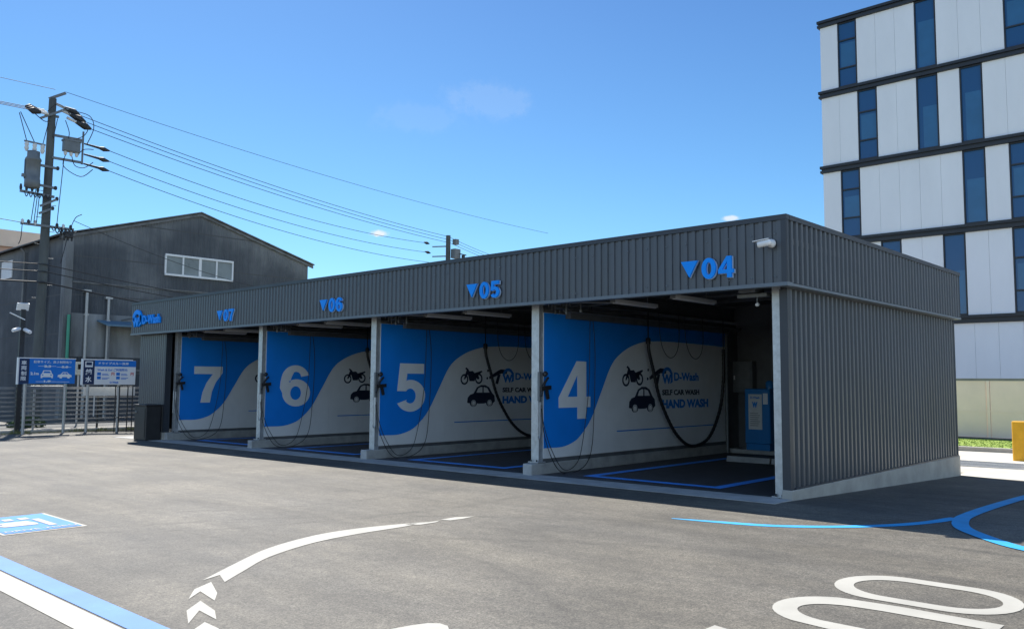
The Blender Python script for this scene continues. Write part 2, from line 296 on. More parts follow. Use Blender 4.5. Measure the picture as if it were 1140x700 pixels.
class MB:
    """collects shapes in world coordinates and links them as ONE mesh object"""
    def __init__(s): s.v = []; s.f = []; s.sm = []
    def add(s, vs, fs, smooth=False):
        k = len(s.v); s.v += [Vector(p) for p in vs]
        for f in fs: s.f.append([i+k for i in f]); s.sm.append(smooth)
        return s
    def box(s, x0, x1, y0, y1, z0, z1, bev=0.0):
        b = bmesh.new(); bmesh.ops.create_cube(b, size=1)
        for v in b.verts: v.co = Vector(((x0+x1)/2+v.co.x*(x1-x0), (y0+y1)/2+v.co.y*(y1-y0), (z0+z1)/2+v.co.z*(z1-z0)))
        if bev: bmesh.ops.bevel(b, geom=list(b.edges), offset=bev, segments=1, profile=.5, affect='EDGES')
        return s.bm(b)
    def bm(s, b, smooth=False):
        b.verts.index_update(); s.add([v.co.copy() for v in b.verts], [[v.index for v in f.verts] for f in b.faces], smooth); b.free(); return s
    def beam(s, a, b, w, h, roll=0.0):
        a, b = Vector(a), Vector(b); d = (b-a).normalized()
        r = d.cross(Vector((0, 0, 1)));  r = Vector((1, 0, 0)) if r.length < 1e-4 else r.normalized()
        u = r.cross(d)
        if roll: q = Matrix.Rotation(roll, 3, d); r = q@r; u = q@u
        vs = [p+r*(i*w/2)+u*(j*h/2) for p in (a, b) for i, j in ((-1, -1), (1, -1), (1, 1), (-1, 1))]
        return s.add(vs, [[0, 3, 2, 1], [4, 5, 6, 7], [0, 1, 5, 4], [1, 2, 6, 5], [2, 3, 7, 6], [3, 0, 4, 7]])
    def tube(s, pts, r, n=8, caps=True):
        pts = [Vector(p) for p in pts]; k = len(pts); rad = r if isinstance(r, (list, tuple)) else [r]*k
        vs = []; prev = None
        for i, p in enumerate(pts):
            d = (pts[min(i+1, k-1)]-pts[max(i-1, 0)]).normalized()
            if prev is None: a = d.orthogonal().normalized()
            else: a = (prev-d*prev.dot(d)); a = a.normalized() if a.length > 1e-6 else d.orthogonal().normalized()
            prev = a; b = d.cross(a)
            vs += [p+(a*math.cos(2*math.pi*j/n)+b*math.sin(2*math.pi*j/n))*rad[i] for j in range(n)]
        fs = [[i*n+j, i*n+(j+1) % n, (i+1)*n+(j+1) % n, (i+1)*n+j] for i in range(k-1) for j in range(n)]
        s.add(vs, fs, True)
        if caps: s.add(vs[:n][::-1], [list(range(n))]); s.add(vs[-n:], [list(range(n))])
        return s
    def lathe(s, c, prof, n=16, axis=(0, 0, 1)):
        ax = Vector(axis).normalized(); a = ax.orthogonal().normalized(); b = ax.cross(a); c = Vector(c)
        vs = [c+ax*h+(a*math.cos(2*math.pi*j/n)+b*math.sin(2*math.pi*j/n))*max(r, 1e-4) for r, h in prof for j in range(n)]
        k = len(prof)
        s.add(vs, [[i*n+j, i*n+(j+1) % n, (i+1)*n+(j+1) % n, (i+1)*n+j] for i in range(k-1) for j in range(n)], True)
        s.add(vs[:n][::-1], [list(range(n))]); s.add(vs[-n:], [list(range(n))]); return s
    def prism(s, poly, z0, z1):
        """polygon in x,y (counter-clockwise) between two heights; z0/z1 numbers or functions of x,y"""
        f0 = z0 if callable(z0) else (lambda x, y: z0); f1 = z1 if callable(z1) else (lambda x, y: z1); n = len(poly)
        vs = [(x, y, f0(x, y)) for x, y in poly]+[(x, y, f1(x, y)) for x, y in poly]
        return s.add(vs, [list(range(n))[::-1], list(range(n, 2*n))]+[[i, (i+1) % n, n+(i+1) % n, n+i] for i in range(n)])
    def framed(s, vs, fs, fr):
        o, U, V, N = fr
        return s.add([o+U*v[0]+V*v[1]+N*v[2] for v in vs], fs)
    def corr(s, p0, U, length, z0, z1, N, pitch=.13, amp=.022, duty=(.50, .10, .30, .10)):
        """ribbed sheet standing upright: profile runs along U, ribs stick out along N"""
        p0, U, N = Vector(p0), Vector(U), Vector(N)
        f0 = z0 if callable(z0) else (lambda p: z0); f1 = z1 if callable(z1) else (lambda p: z1)
        pr = []; n = max(1, round(length/pitch)); pt = length/n; off = 0
        for i in range(n):
            u = i*pt
            pr += [(u, 1), (u+duty[0]*pt, 1), (u+(duty[0]+duty[1])*pt, 0), (u+(1-duty[3])*pt, 0)]
        pr.append((length, 1)); vs = []
        for u, h in pr:
            p = p0+U*u+N*(h*amp)
            vs += [(p.x, p.y, f0(p)), (p.x, p.y, f1(p))]
        return s.add(vs, [[2*i, 2*i+2, 2*i+3, 2*i+1] for i in range(len(pr)-1)])
    def build(s, name, m, parent=None, loc=None):
        base = Vector(loc) if loc is not None else ROOTLOC(parent)
        me = bpy.data.meshes.new(name); me.from_pydata([tuple(v-base) for v in s.v], [], s.f); me.validate(); me.update()
        for p, q in zip(me.polygons, s.sm): p.use_smooth = q
        me.materials.append(m)
        o = bpy.data.objects.new(name, me); COL.objects.link(o)
        if parent is not None: o.parent = parent
        elif loc is not None: o.location = base
        return o

def tag(o, label, cat, group=None, kind=None):
    if label: o['label'] = label
    if cat: o['category'] = cat
    if group: o['group'] = group
    if kind: o['kind'] = kind
    return o
def struct(o, kind='structure'): o['kind'] = kind; return o
def thing(name, label, cat, loc, group=None):
    o = bpy.data.objects.new(name, None); COL.objects.link(o); o.location = loc; o.empty_display_size = .2
    return tag(o, label, cat, group)
def copy_tree(o, parent=None):
    c = o.copy(); COL.objects.link(c)
    if parent is not None: c.parent = parent
    for ch in list(o.children): copy_tree(ch, c)
    return c
def smooth_path(pts, n=6):
    pts = [Vector(p) for p in pts]; out = []
    for i in range(len(pts)-1):
        p0, p1, p2, p3 = pts[max(i-1, 0)], pts[i], pts[i+1], pts[min(i+2, len(pts)-1)]
        for k in range(n):
            t = k/n; out.append(.5*((2*p1)+(p2-p0)*t+(2*p0-5*p1+4*p2-p3)*t*t+(3*p1-p0-3*p2+p3)*t**3))
    return out+[pts[-1]]
def ell(cx, cy, rx, ry, a0=0, a1=360, n=24):
    return [(cx+rx*math.cos(R(a0+(a1-a0)*i/n)), cy+ry*math.sin(R(a0+(a1-a0)*i/n))) for i in range(n+1 if abs(a1-a0) < 359.9 else n)]
_dg = None
def _curve_mesh(c):
    o = bpy.data.objects.new('shape', c); COL.objects.link(o); bpy.context.view_layer.update()
    me = bpy.data.meshes.new_from_object(o.evaluated_get(bpy.context.evaluated_depsgraph_get()))
    vs = [v.co.copy() for v in me.vertices]; fs = [list(p.vertices) for p in me.polygons]
    bpy.data.objects.remove(o); bpy.data.curves.remove(c); bpy.data.meshes.remove(me)
    return vs, fs
def flat(polys, depth=.004):
    """filled closed outlines (an outline inside another is a hole), with thickness from 0 to depth"""
    c = bpy.data.curves.new('shape', 'CURVE'); c.dimensions = '2D'; c.fill_mode = 'BOTH'; c.extrude = depth/2
    for poly in polys:
        sp = c.splines.new('POLY'); sp.points.add(len(poly)-1); sp.use_cyclic_u = True
        for p, q in zip(sp.points, poly): p.co = (q[0], q[1], 0, 1)
    vs, fs = _curve_mesh(c)
    for v in vs: v.z += depth/2
    return vs, fs
def text(body, x, y, w, h, depth=.004, weight=0.0, spacing=1.0):
    """lettering fitted to the box x, y (lower left), w, h"""
    c = bpy.data.curves.new('shape', 'FONT'); c.body = body; c.size = 1; c.offset = weight; c.resolution_u = 3; c.space_character = spacing
    vs, fs = _curve_mesh(c)
    x0, x1 = min(v.x for v in vs), max(v.x for v in vs); y0, y1 = min(v.y for v in vs), max(v.y for v in vs)
    sx = w/(x1-x0) if w else h/(y1-y0); sy = h/(y1-y0) if h else sx
    if depth:
        c = bpy.data.curves.new('shape', 'FONT'); c.body = body; c.size = 1; c.offset = weight; c.resolution_u = 3; c.space_character = spacing; c.extrude = .1
        vs, fs = _curve_mesh(c)
    return [Vector((x+(v.x-x0)*sx, y+(v.y-y0)*sy, (v.z/.2+.5)*depth if depth else 0)) for v in vs], fs
X_, Y_, Z_ = Vector((1, 0, 0)), Vector((0, 1, 0)), Vector((0, 0, 1))

# ------------------------------------------------------------------ ground
def g(x, y): return .0082*min(max(x, -26), 8)-.0339*min(max(y, 0), 9)
gx_ = [-900, -120, -45, -26, -20, -10, 0, 8, 40, 120, 900]; gy_ = [-900, -100, -30, -12, -6, 0, 3, 6, 9, 20, 45, 120, 900]
m = MB()
vs = [(x, y, g(x, y)) for y in gy_ for x in gx_]; nx = len(gx_)
m.add(vs, [[j*nx+i, j*nx+i+1, (j+1)*nx+i+1, (j+1)*nx+i] for j in range(len(gy_)-1) for i in range(nx-1)])
struct(m.build('asphalt_ground', M['asphalt']))
def gz(dz): return lambda x, y: g(x, y)+dz
def sheet(polys, dz, name, mt, label=None):
    """painted marking: a film 4 mm above the asphalt, subdivided by nothing (the forecourt is planar there)"""
    vs, fs = flat(polys, 0)
    m = MB(); m.add([(v.x, v.y, g(v.x, v.y)+dz) for v in vs], fs)
    o = m.build(name, mt); struct(o)
    if label: o['label'] = label
    return o
# pale concrete apron behind the building, kerb, lawn
m = MB()
for poly in ([(-.3, 8.02), (1.0, 7.66), (3.2, 6.75), (8, 6.75), (8, 9), (-.3, 9)], [(-26, 9), (8, 9), (8, 15.5), (-26, 15.5)], [(8, 9), (40, 9), (40, 15.5), (8, 15.5)],  # slanted edge of the first piece is cut along the building's cast shadow
             [(3.95, 0), (8, 0), (8, 6.75), (3.95, 6.75)], [(3.95, -2.5), (8, -2.5), (8, 0), (3.95, 0)], [(8, 0), (40, 0), (40, 9), (8, 9)], [(8, -2.5), (40, -2.5), (40, 0), (8, 0)]):  # strips beside the end wall are added out of view to bounce warm light
    m.add([(x, y, g(x, y)+.006) for x, y in poly], [list(range(len(poly)))])
struct(m.build('apron_and_bounce_paving', M['pave']))
m = MB(); m.box(-30, 30, 15.5, 15.68, -.5, -.19, .01)
struct(m.build('kerb', M['concrete']))
m = MB(); m.prism([(-30, 15.68), (30, 15.68), (30, 19.9), (-30, 19.9)], -.5, -.215)
struct(m.build('lawn_soil', M['grass']))
m = MB()
for i in range(9000):
    x = random.uniform(-9, 4); y = random.uniform(15.7, 19.6); h = random.uniform(.012, .032); a = random.uniform(0, 6.28); w = random.uniform(.012, .03)
    c, s_ = math.cos(a)*w, math.sin(a)*w; lx, ly = random.uniform(-.04, .04), random.uniform(-.04, .04)
    m.add([(x-c, y-s_, -.216), (x+c, y+s_, -.216), (x+lx, y+ly, -.216+h)], [[0, 1, 2]])
struct(m.build('grass', M['grass']), 'stuff')['label'] = 'short bright green grass in front of the beige fence'
# drain grating set in the apron
t = thing('drain_grating', 'long steel grating set flush in the pale concrete behind the car wash', 'drain', (-1, 11.2, -.3))
m = MB()
for y in (10.55, 11.25, 11.95): m.box(-9, 6, y-.03, y+.03, -.33, -.283)
m.build('frame', M['grating'], t)
m = MB()
for i in range(300): m.box(-9+i*.05, -9+i*.05+.012, 10.58, 11.92, -.33, -.286)
m.build('bars', M['grating'], t)

# ------------------------------------------------------------------ painted markings
sheet([[(-26, -8.243), (8, -8.243), (8, -8.06), (-26, -8.06)]], .004, 'blue_stripe_marking', M['stripe_blue'])
sheet([[(-26, -8.47), (8, -8.47), (8, -8.262), (-26, -8.262)]], .004, 'white_stripe_marking', M['white_line'])
def stadium(cx, cy, L, W, r, tilt=0.0):
    out = []
    for sx in (1, -1):
        for k in range(19):
            a = R(-90+180*k/18)
            x = sx*(L/2-r)+sx*r*math.cos(a); y = sx*W/2*math.sin(a)
            out.append((cx+x, cy+y+tilt*x))
    return out
sheet([stadium(2.785, -3.885, 1.26, .87, .40), stadium(2.79, -3.89, 1.00, .58, .32)], .004, 'white_ring_numeral_marking', M['white_line'])
arch = [(3.42, -4.42), (2.78, -4.40), (2.42, -4.43)] + [(2.52+.42*math.cos(R(a)), -4.83+.42*math.sin(R(a))) for a in range(110, 251, 10)] + [(2.62, -5.26), (3.42, -5.26), (3.42, -5.11), (2.62, -5.10)] + \
       [(2.60+.33*math.cos(R(a)), -4.86+.245*math.sin(R(a))) for a in range(255, 94, -10)] + [(2.73, -4.60), (3.42, -4.60)]
sheet([arch], .004, 'white_arch_numeral_marking', M['white_line'])
sheet([[(2.07, -5.67), (2.16, -5.69), (2.6, -5.72), (2.6, -6.3), (2.2, -6.3), (2.07, -5.8)]], .004, 'white_stroke_marking', M['white_line'])
sheet([[(.60, -7.3), (.66, -6.98), (.70, -6.88), (.76, -6.83), (.84, -6.835), (.95, -6.92), (1.0, -7.3)]], .004, 'white_rounded_marking', M['white_line'])
# curved arrow: a tapering sweep and broken chevrons
outer = [(-2.41, -4.47), (-2.54, -4.99), (-2.52, -5.56), (-2.27, -6.23), (-1.85, -6.82), (-1.48, -7.29)]
inner = [(-2.27, -4.59), (-2.27, -5.19), (-2.19, -5.79), (-1.90, -6.45), (-1.54, -6.91), (-1.30, -7.20)]
so = [tuple(p[:2]) for p in smooth_path([(x, y, 0) for x, y in [(-2.33, -4.36)]+outer], 5)]
si = [tuple(p[:2]) for p in smooth_path([(x, y, 0) for x, y in [(-2.32, -4.37)]+inner], 5)]
sheet([so+[(-1.555, -7.105)]+si[::-1]], .004, 'curved_arrow_marking', M['white_line'])
ARROW_BITS = [('chevron_marking', [(-1.0, -7.64), (-1.25, -7.47), (-1.38, -7.27), (-1.02, -7.41), (-.83, -7.53), (-1.16, -7.47)]),
              ('chevron_marking', [(-.41, -7.93), (-.72, -7.79), (-.90, -7.60), (-.58, -7.66), (-.37, -7.76), (-.66, -7.73)]),
              ('chevron_marking', [(-.10, -8.03), (-.25, -7.98), (-.37, -7.84), (-.17, -7.85), (.01, -7.93), (-.20, -7.93)]),
              ('arrow_dash_marking', [(-2.355, -4.52), (-2.39, -4.38), (-2.30, -4.22), (-2.29, -4.06), (-2.235, -4.16), (-2.235, -4.40)]),
              ('arrow_tip_marking', [(-2.33, -4.01), (-2.34, -3.78), (-2.22, -3.58), (-2.195, -3.80), (-2.215, -3.97)])]
for nm, pts in ARROW_BITS: sheet([pts], .004, nm, M['white_line'])
# blue guide lines beside the end wall
def ribbon(pts, w):
    P = smooth_path([(x, y, 0) for x, y in pts], 6); L_, R_ = [], []
    for i, p in enumerate(P):
        d = (P[min(i+1, len(P)-1)]-P[max(i-1, 0)]).normalized(); n = Vector((-d.y, d.x, 0))
        ww = w(i/(len(P)-1)) if callable(w) else w
        L_.append(tuple((p+n*ww/2)[:2])); R_.append(tuple((p-n*ww/2)[:2]))
    return L_+R_[::-1]
sheet([ribbon([(-.46, -2.14), (-.03, -2.03), (.53, -1.87), (.93, -1.62), (1.28, -1.28), (1.60, -.84), (1.82, -.33), (1.92, .15)], lambda t: .03+.11*min(1, t*5))], .004, 'blue_guide_line_marking', M['blue_line'])
sheet([ribbon([(1.93, 9.2), (1.88, 6.2), (1.85, 3.8), (1.88, 1.8), (1.94, .55), (2.02, -.05), (2.2, -.62), (2.62, -1.18), (2.95, -1.48), (3.5, -1.75), (4.2, -1.9)], .17)], .008, 'blue_branch_line_marking', M['blue_line'])
# blue stencil square with a bay for cars
t = [(-6.9, -8.0), (-4.75, -8.0)]
sheet([[(-6.15, -7.72), (-4.82, -7.72), (-4.82, -6.90), (-6.15, -6.90)]], .004, 'white_border_marking', M['white_line'])
sheet([[(-6.12, -7.685), (-4.87, -7.685), (-4.87, -6.94), (-6.12, -6.94)]], .008, 'blue_square_marking', M['square_blue'])
m = MB()
GF = (Vector((0, 0, 0)), Y_*1, -X_, Z_)
def ground_text(body, x, y, w, h, weight, name):
    """lettering on the ground that reads from the lane (+X side)"""
    vs, fs = text(body, 0, 0, w, h, 0, weight); mm = MB()
    mm.add([(x-v.y, y+v.x, g(x-v.y, y+v.x)+.012) for v in vs], fs); return struct(mm.build(name, M['white_line']))
ground_text('DRIVE THRU', -4.93, -7.66, .70, .085, .02, 'stencil_lettering_marking')
sheet([[(-5.72, -7.18), (-5.12, -7.18), (-5.12, -7.10), (-5.72, -7.10)]], .012, 'stencil_bar_marking', M['white_line'])
sheet([[(-5.62, -7.66), (-5.5, -7.66), (-5.3, -7.56), (-5.28, -7.24), (-5.4, -7.22), (-5.62, -7.26)], ell(-5.5, -7.58, .04, .05, n=12)], .012, 'stencil_car_marking', M['white_line'])
for k in range(3): sheet([[(-5.9, -7.6+k*.16), (-5.74, -7.6+k*.16), (-5.74, -7.5+k*.16), (-5.9, -7.5+k*.16)]], .012, 'stencil_block_marking', M['white_line'])

# ------------------------------------------------------------------ car wash building
CW = thing('car_wash_building', 'long low charcoal car wash with four open bays and ribbed metal cladding', 'car wash', (0, 0, 0))
fz = lambda x: .0082*x
L_, D_, H_, HB = 20.42, 7.97, 3.80, 2.84
COLX = [-.365, -4.82, -9.37, -13.89, -18.43]            # column centres
COLY = .45
MURX = [-4.73, -9.28, -13.80, -18.34]                  # faces of the mural walls
# fascia
fa = MB()
fa.corr((-L_, .024, 0), X_, L_-.0, HB+.05, H_-.07, -Y_, .13, .021, (.42, .08, .42, .08)); fa.build('fascia_front', M['clad'], CW)
fa = MB(); fa.corr((-.046, 0, 0), Y_, D_, HB+.05, H_-.07, X_, .16, .048, (.36, .10, .44, .10)); fa.build('fascia_side', M['clad_side'], CW)
fa = MB(); fa.corr((-L_+.024, D_, 0), -Y_, D_, HB+.05, H_-.07, -X_, .13, .022); fa.corr((0, D_-.024, 0), -X_, L_, HB+.05, H_-.07, Y_, .13, .022); fa.build('fascia_rear', M['clad'], CW)
b = MB()
b.box(-L_-.012, .012, -.014, .09, H_-.07, H_); b.box(-.09, .014, .092, D_+.012, H_-.07, H_-.002); b.box(-L_-.014, -L_+.09, .092, D_+.012, H_-.07, H_-.002); b.box(-L_+.092, -.092, D_-.09, D_+.014, H_-.07, H_-.001)
b.build('parapet_cap', M['trim'], CW)
b = MB()
b.box(-L_-.016, .016, -.018, .14, HB, HB+.05); b.box(-.14, .008, .142, D_+.008, HB+.008, HB+.042); b.box(-L_-.018, -L_+.14, .142, D_+.016, HB, HB+.05)
b.build('drip_flashing', M['flash'], CW)
b = MB(); b.box(-.07, .004, -.008, .004, HB+.052, H_-.072); b.box(.0, .006, .006, .07, HB+.052, H_-.072); b.build('corner_trim', M['trim'], CW)
b = MB(); b.box(-L_+.03, -.03, .05, D_-.03, 3.42, 3.50); b.build('roof', M['darksteel'], CW)
# screws of the front sheets
b = MB()
for i in range(60):
    x = -L_+.20+i*.34
    for z in (H_-.25, HB+.13): b.lathe((x, -.002, z), [(.011, 0), (.011, .006), (.005, .009)], 6, (0, -1, 0))
b.build('fixing_screws', M['flash'], CW)['kind'] = 'stuff'
# end wall
WX, WY0, WY1, CT = -.15, .32, 8.05, .12                # face, front and rear ends, top of the concrete base
b = MB(); b.corr((WX-.046, WY0+.10, 0), Y_, WY1-WY0-.13, CT+.02, HB-.002, X_, .158, .046, (.36, .10, .44, .10)); b.build('end_wall', M['clad_side'], CW)
b = MB(); b.box(-.262, WX+.004, WY0, WY0+.10, CT+.002, HB-.004); b.build('corner_trim', M['trim'], CW)
b = MB(); b.box(WX-.03, WX+.006, WY1-.03, WY1, CT+.002, HB-.003); b.build('rear_trim', M['trim'], CW)
b = MB(); b.box(WX-.02, WX+.022, WY0+.132, WY1-.032, CT+.004, CT+.022); b.build('base_flashing', M['trim'], CW)
b = MB(); b.box(-.27, WX+.03, WY0-.02, WY1+.01, -.6, CT, .008); b.build('concrete_base', M['concrete'], CW)
b = MB(); b.box(-.27, WX-.060, WY0+.12, WY1-.04, CT+.004, HB+.3); b.build('end_wall_lining', M['darksteel'], CW)
# rear wall, its base and the inside ledge
b = MB(); b.corr((-.4, 7.74, 0), -X_, L_-.9, 0.1, 3.3, Y_, .13, .022); b.box(-L_+.5, -.40, 7.60, 7.70, -.4, 3.40); b.build('rear_wall', M['darksteel'], CW)
b = MB(); b.box(-18.2, -.40, 7.0, 7.59, -.5, .06, .01); b.build('rear_ledge', M['curb'], CW)
# sill strip and bay floor
sx0 = -20.9
m = MB(); m.prism([(sx0, -.22), (-.12, -.22), (-.12, .31), (-.345, .31), (-.345, .37), (sx0, .37)], lambda x, y: fz(x)-.1, lambda x, y: fz(x)+.006)
m.build('threshold_strip', M['curb'], CW)
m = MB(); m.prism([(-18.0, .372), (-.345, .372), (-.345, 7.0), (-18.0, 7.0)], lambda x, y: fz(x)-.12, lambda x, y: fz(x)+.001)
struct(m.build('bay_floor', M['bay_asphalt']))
# plant room at the far end
PX0, PX1 = -20.2, -18.50
b = MB(); b.corr((PX0, .224, 0), X_, PX1-PX0-.06, .06, HB-.003, -Y_, .13, .022); b.build('plant_room_wall', M['clad'], CW)
b = MB(); b.box(PX1-.06, PX1+.01, .19, .36, .06, HB-.004); b.box(PX0+.02, PX1-.03, .25, .34, .06, HB-.006); b.box(PX0, PX0+.10, .26, 7.9, .06, HB-.008); b.build('plant_room_trim', M['trim'], CW)
b = MB(); b.box(PX0, PX1+.03, .16, .5, -.5, .055, .008); b.build('plant_room_base', M['concrete'], CW)
# columns: galvanised channel section with base plate and bolts
for i, cx in enumerate(COLX):
    w = .085 if i else .065
    z0 = fz(cx) if i in (0, 2) else fz(cx)+.2
    b = MB(); b.box(cx-w, cx+w, COLY, COLY+.012, z0, HB+.25); b.box(cx-w, cx-w+.012, COLY+.012, COLY+.11, z0, HB+.25); b.box(cx+w-.012, cx+w, COLY+.012, COLY+.11, z0, HB+.25)
    b.box(cx+w-.05, cx+w-.012, COLY+.10, COLY+.11, z0, HB+.25)
    c = b.build('column', M['galv'], CW)
    b = MB(); b.box(cx-w-.03, cx+w+.03, COLY-.05, COLY+.15, z0-.002, z0+.014); b.build('base_plate', M['galv'], c)
    for dx in (-w*.75, w*.75): b = MB(); b.lathe((cx+dx, COLY-.028, z0+.014), [(.014, 0), (.014, .03), (.008, .034)], 6); b.build('anchor_bolt', M['post_dark'], c)
# header beam, rafters, purlins, ceiling deck
b = MB(); b.box(-18.4, -.4, COLY+.0, COLY+.12, HB+.26, HB+.46); b.box(-18.4, -.4, COLY+.12, COLY+.2, HB+.26, HB+.275); b.build('header_beam', M['greysteel'], CW)
b = MB(); b.box(-18.3, -.38, .15, 7.6, 3.36, 3.40); b.build('ceiling_deck', M['darksteel'], CW)
for cx in COLX:
    b = MB(); b.box(cx-.05, cx+.05, COLY+.22, 7.6, 2.98, 3.0); b.box(cx-.006, cx+.006, COLY+.22, 7.6, 3.0, 3.28); b.box(cx-.05, cx+.05, COLY+.22, 7.6, 3.28, 3.30); b.build('roof_beam', M['greysteel'], CW)
for y in (1.4, 2.6, 3.8, 5.0, 6.2):
    b = MB(); b.box(-18.3, -.4, y-.03, y+.03, 3.305, 3.355); b.build('purlin', M['darksteel'], CW)

# mural walls ---------------------------------------------------
def my(y): return .485+1.03*(y-.16)
def numeral(k):
    if k == 0: return [ell(.43, .5, .43, .5, n=32), ell(.43, .5, .17, .30, n=24)]
    if k == 4: return [[(.50, 1), (.78, 1), (.78, .385), (.90, .385), (.90, .20), (.78, .20), (.78, 0), (.52, 0), (.52, .20), (0, .20), (0, .375)], [(.52, .385), (.25, .385), (.52, .76)]]
    if k == 5: return [[(.13, 1), (.80, 1), (.80, .79), (.33, .79), (.305, .62)]+ell(.43, .33, .41, .33, 105, -152, 26)+[(.33, .25)]+ell(.42, .325, .155, .155, -140, 140, 14)+[(.06, .43)]]
    if k == 6: return [ell(.42, .33, .41, .335, 100, 195, 8)[::-1][::-1] and ([(.84, .76), (.60, .72)]+ell(.455, .74, .13, .10, 10, 120, 8)+[(.32, .70), (.29, .58)]+ell(.47, .33, .40, .33, 125, -180, 30)+[(.0, .45), (.02, .62)]+ell(.44, .66, .40, .34, 170, 18, 14)), ell(.45, .325, .155, .165, n=20)]
    return [[(0, 1), (.86, 1), (.86, .82), (.66, .56), (.55, .30), (.50, 0), (.21, 0), (.27, .30), (.38, .55), (.56, .79), (0, .79)]]
CAR_ICON = [[(0, .12), (.02, .30), (.10, .40), (.22, .44), (.34, .66), (.48, .74), (.64, .74), (.78, .66), (.90, .44), (.98, .36), (1.0, .16), (.94, .10)]+ell(.80, .10, .125, .125, 0, -180, 10)+[(.60, .08), (.38, .08)]+ell(.22, .10, .125, .125, 0, -180, 10)+[(.06, .10)],
            [(.38, .62), (.32, .47), (.54, .47), (.54, .67), (.47, .67)], [(.58, .67), (.58, .47), (.80, .47), (.72, .62), (.64, .67)]]
def scale(polys, ox, oy, sx, sy): return [[(ox+x*sx, oy+y*sy) for x, y in p] for p in polys]
for i, cx in enumerate(MURX):
    k = 4+i; zb = fz(cx)
    w = MB(); w.box(cx-.11, cx, .56, 7.59, zb-.05, 2.82); W = w.build('partition_wall', M['darksteel'], CW)
    # concrete kerb under the wall
    w = MB(); w.box(cx-.17, cx+.03, .22, 7.0, zb-.2, zb+.19, .012); w.build('partition_kerb', M['curb'], CW)
    FR = (Vector((cx, 0, 0)), Y_, Z_, X_)
    w = MB()
    for n in range(7):                                 # butted film sheets with hair joints
        y0 = my(.16)+.07+n*.94; w.box(cx+.001, cx+.010, y0, min(y0+.937, my(6.55)), zb+.26, 2.76)
    w.build('mural_film', M['film_white'], W)
    w = MB(); w.box(cx+.02, cx+.14, 1.15, 7.3, 2.68, 2.84); w.tube([(cx+.10, .75, 2.86), (cx+.10, 7.3, 2.86)], .035, 8); w.tube([(cx+.18, .9, 2.80), (cx+.18, 7.2, 2.80)], .02, 8)
    for q in range(9): w.tube([(cx+.09, .62+.07*q, 3.1), (cx+.05+.02*(q % 3), .64+.07*q, 2.86-.03*(q*7 % 5))], .013, 6)
    w.build('pipe_tray', M['greysteel'], W)
    edge = [(.40, .4), (.72, .40), (1.0, .46), (1.22, .57), (1.53, .86), (1.83, 1.34), (2.16, 1.87), (2.51, 2.13), (2.96, 2.30), (3.52, 2.385), (4.69, 2.40), (6.5, 2.37)]
    P = [tuple(p[:2]) for p in smooth_path([(my(y), z, 0) for y, z in edge], 5)]
    vs, fs = flat([[(my(.16)+.075, .40)]+P+[(my(6.5), 2.755), (my(.16)+.075, 2.755)]], .003)
    w = MB(); w.framed([Vector((v.x, v.y, v.z+.0125)) for v in vs], fs, FR); w.build('blue_swoosh', M['film_blue'], W)
    vs, fs = flat(scale(numeral(k), my(.62), .88, 1.02, 1.045), .003)
    w = MB(); w.framed([Vector((v.x, v.y, v.z+.018)) for v in vs], fs, FR); w.build('numeral', M['film_number'], W)
    # icons
    vs, fs = flat(scale(CAR_ICON, my(2.72), .97, .93, .66), .003)
    w = MB(); w.framed([Vector((v.x, v.y, v.z+.0125)) for v in vs], fs, FR)
    w.build('car_icon', M['film_dark'], W)
    for q in (.22, .80):
        w = MB()
        for r_ in (.075,):
            vs, fs = flat([ell(my(2.72)+.93*q, 1.037, r_, r_, n=18), ell(my(2.72)+.93*q, 1.037, .062, .062, n=18)], .003); w.framed([Vector((v.x, v.y, v.z+.0165)) for v in vs], fs, FR)
        vs, fs = flat([ell(my(2.72)+.93*q, 1.037, .05, .05, n=14)], .003); w.framed([Vector((v.x, v.y, v.z+.0165)) for v in vs], fs, FR)
        w.build('wheel_icon', M['film_white'], W)
    w = MB(); ox = my(2.5); oz = 1.53
    for shp in ([ell(ox+.13, oz+.06, .125, .125, n=20), ell(ox+.13, oz+.06, .085, .085, n=16)], [ell(ox+.60, oz+.08, .125, .125, n=20), ell(ox+.60, oz+.08, .085, .085, n=16)],
                [[(ox+.11, oz+.06), (ox+.20, oz+.28), (ox+.15, oz+.31), (ox+.19, oz+.34), (ox+.25, oz+.30), (ox+.29, oz+.25), (ox+.40, oz+.26), (ox+.46, oz+.21), (ox+.58, oz+.24), (ox+.70, oz+.27), (ox+.72, oz+.24), (ox+.58, oz+.17), (ox+.62, oz+.08), (ox+.57, oz+.06), (ox+.49, oz+.12), (ox+.46, oz+.02), (ox+.30, oz+.02), (ox+.24, oz+.18), (ox+.15, oz+.06)]]):
        vs, fs = flat(shp, .003); w.framed([Vector((v.x, v.y, v.z+.0125)) for v in vs], fs, FR)
    w.build('motorcycle_icon', M['film_dark'], W)
    # spray gun and drops
    w = MB(); gx0 = my(3.42)
    for shp in ([[(gx0+.02, 1.60), (gx0+.42, 1.74), (gx0+.62, 1.73), (gx0+.64, 1.83), (gx0+.40, 1.84), (gx0+.30, 1.80), (gx0+.0, 1.66)]], [[(gx0+.30, 1.70), (gx0+.22, 1.50), (gx0+.31, 1.48), (gx0+.40, 1.72)]],
                [ell(gx0-.06, 1.62, .03, .03, n=10)], [ell(gx0-.04, 1.80, .03, .03, n=10)], [ell(gx0-.12, 1.42, .025, .025, n=10)]):
        vs, fs = flat(shp, .003); w.framed([Vector((v.x, v.y, v.z+.0125)) for v in vs], fs, FR)
    w.build('spray_icon', M['film_dark'], W)
    # lettering
    lx = my(3.88); w = MB()
    def put(vf): w.framed([Vector((v.x, v.y, v.z+.0125)) for v in vf[0]], vf[1], FR)
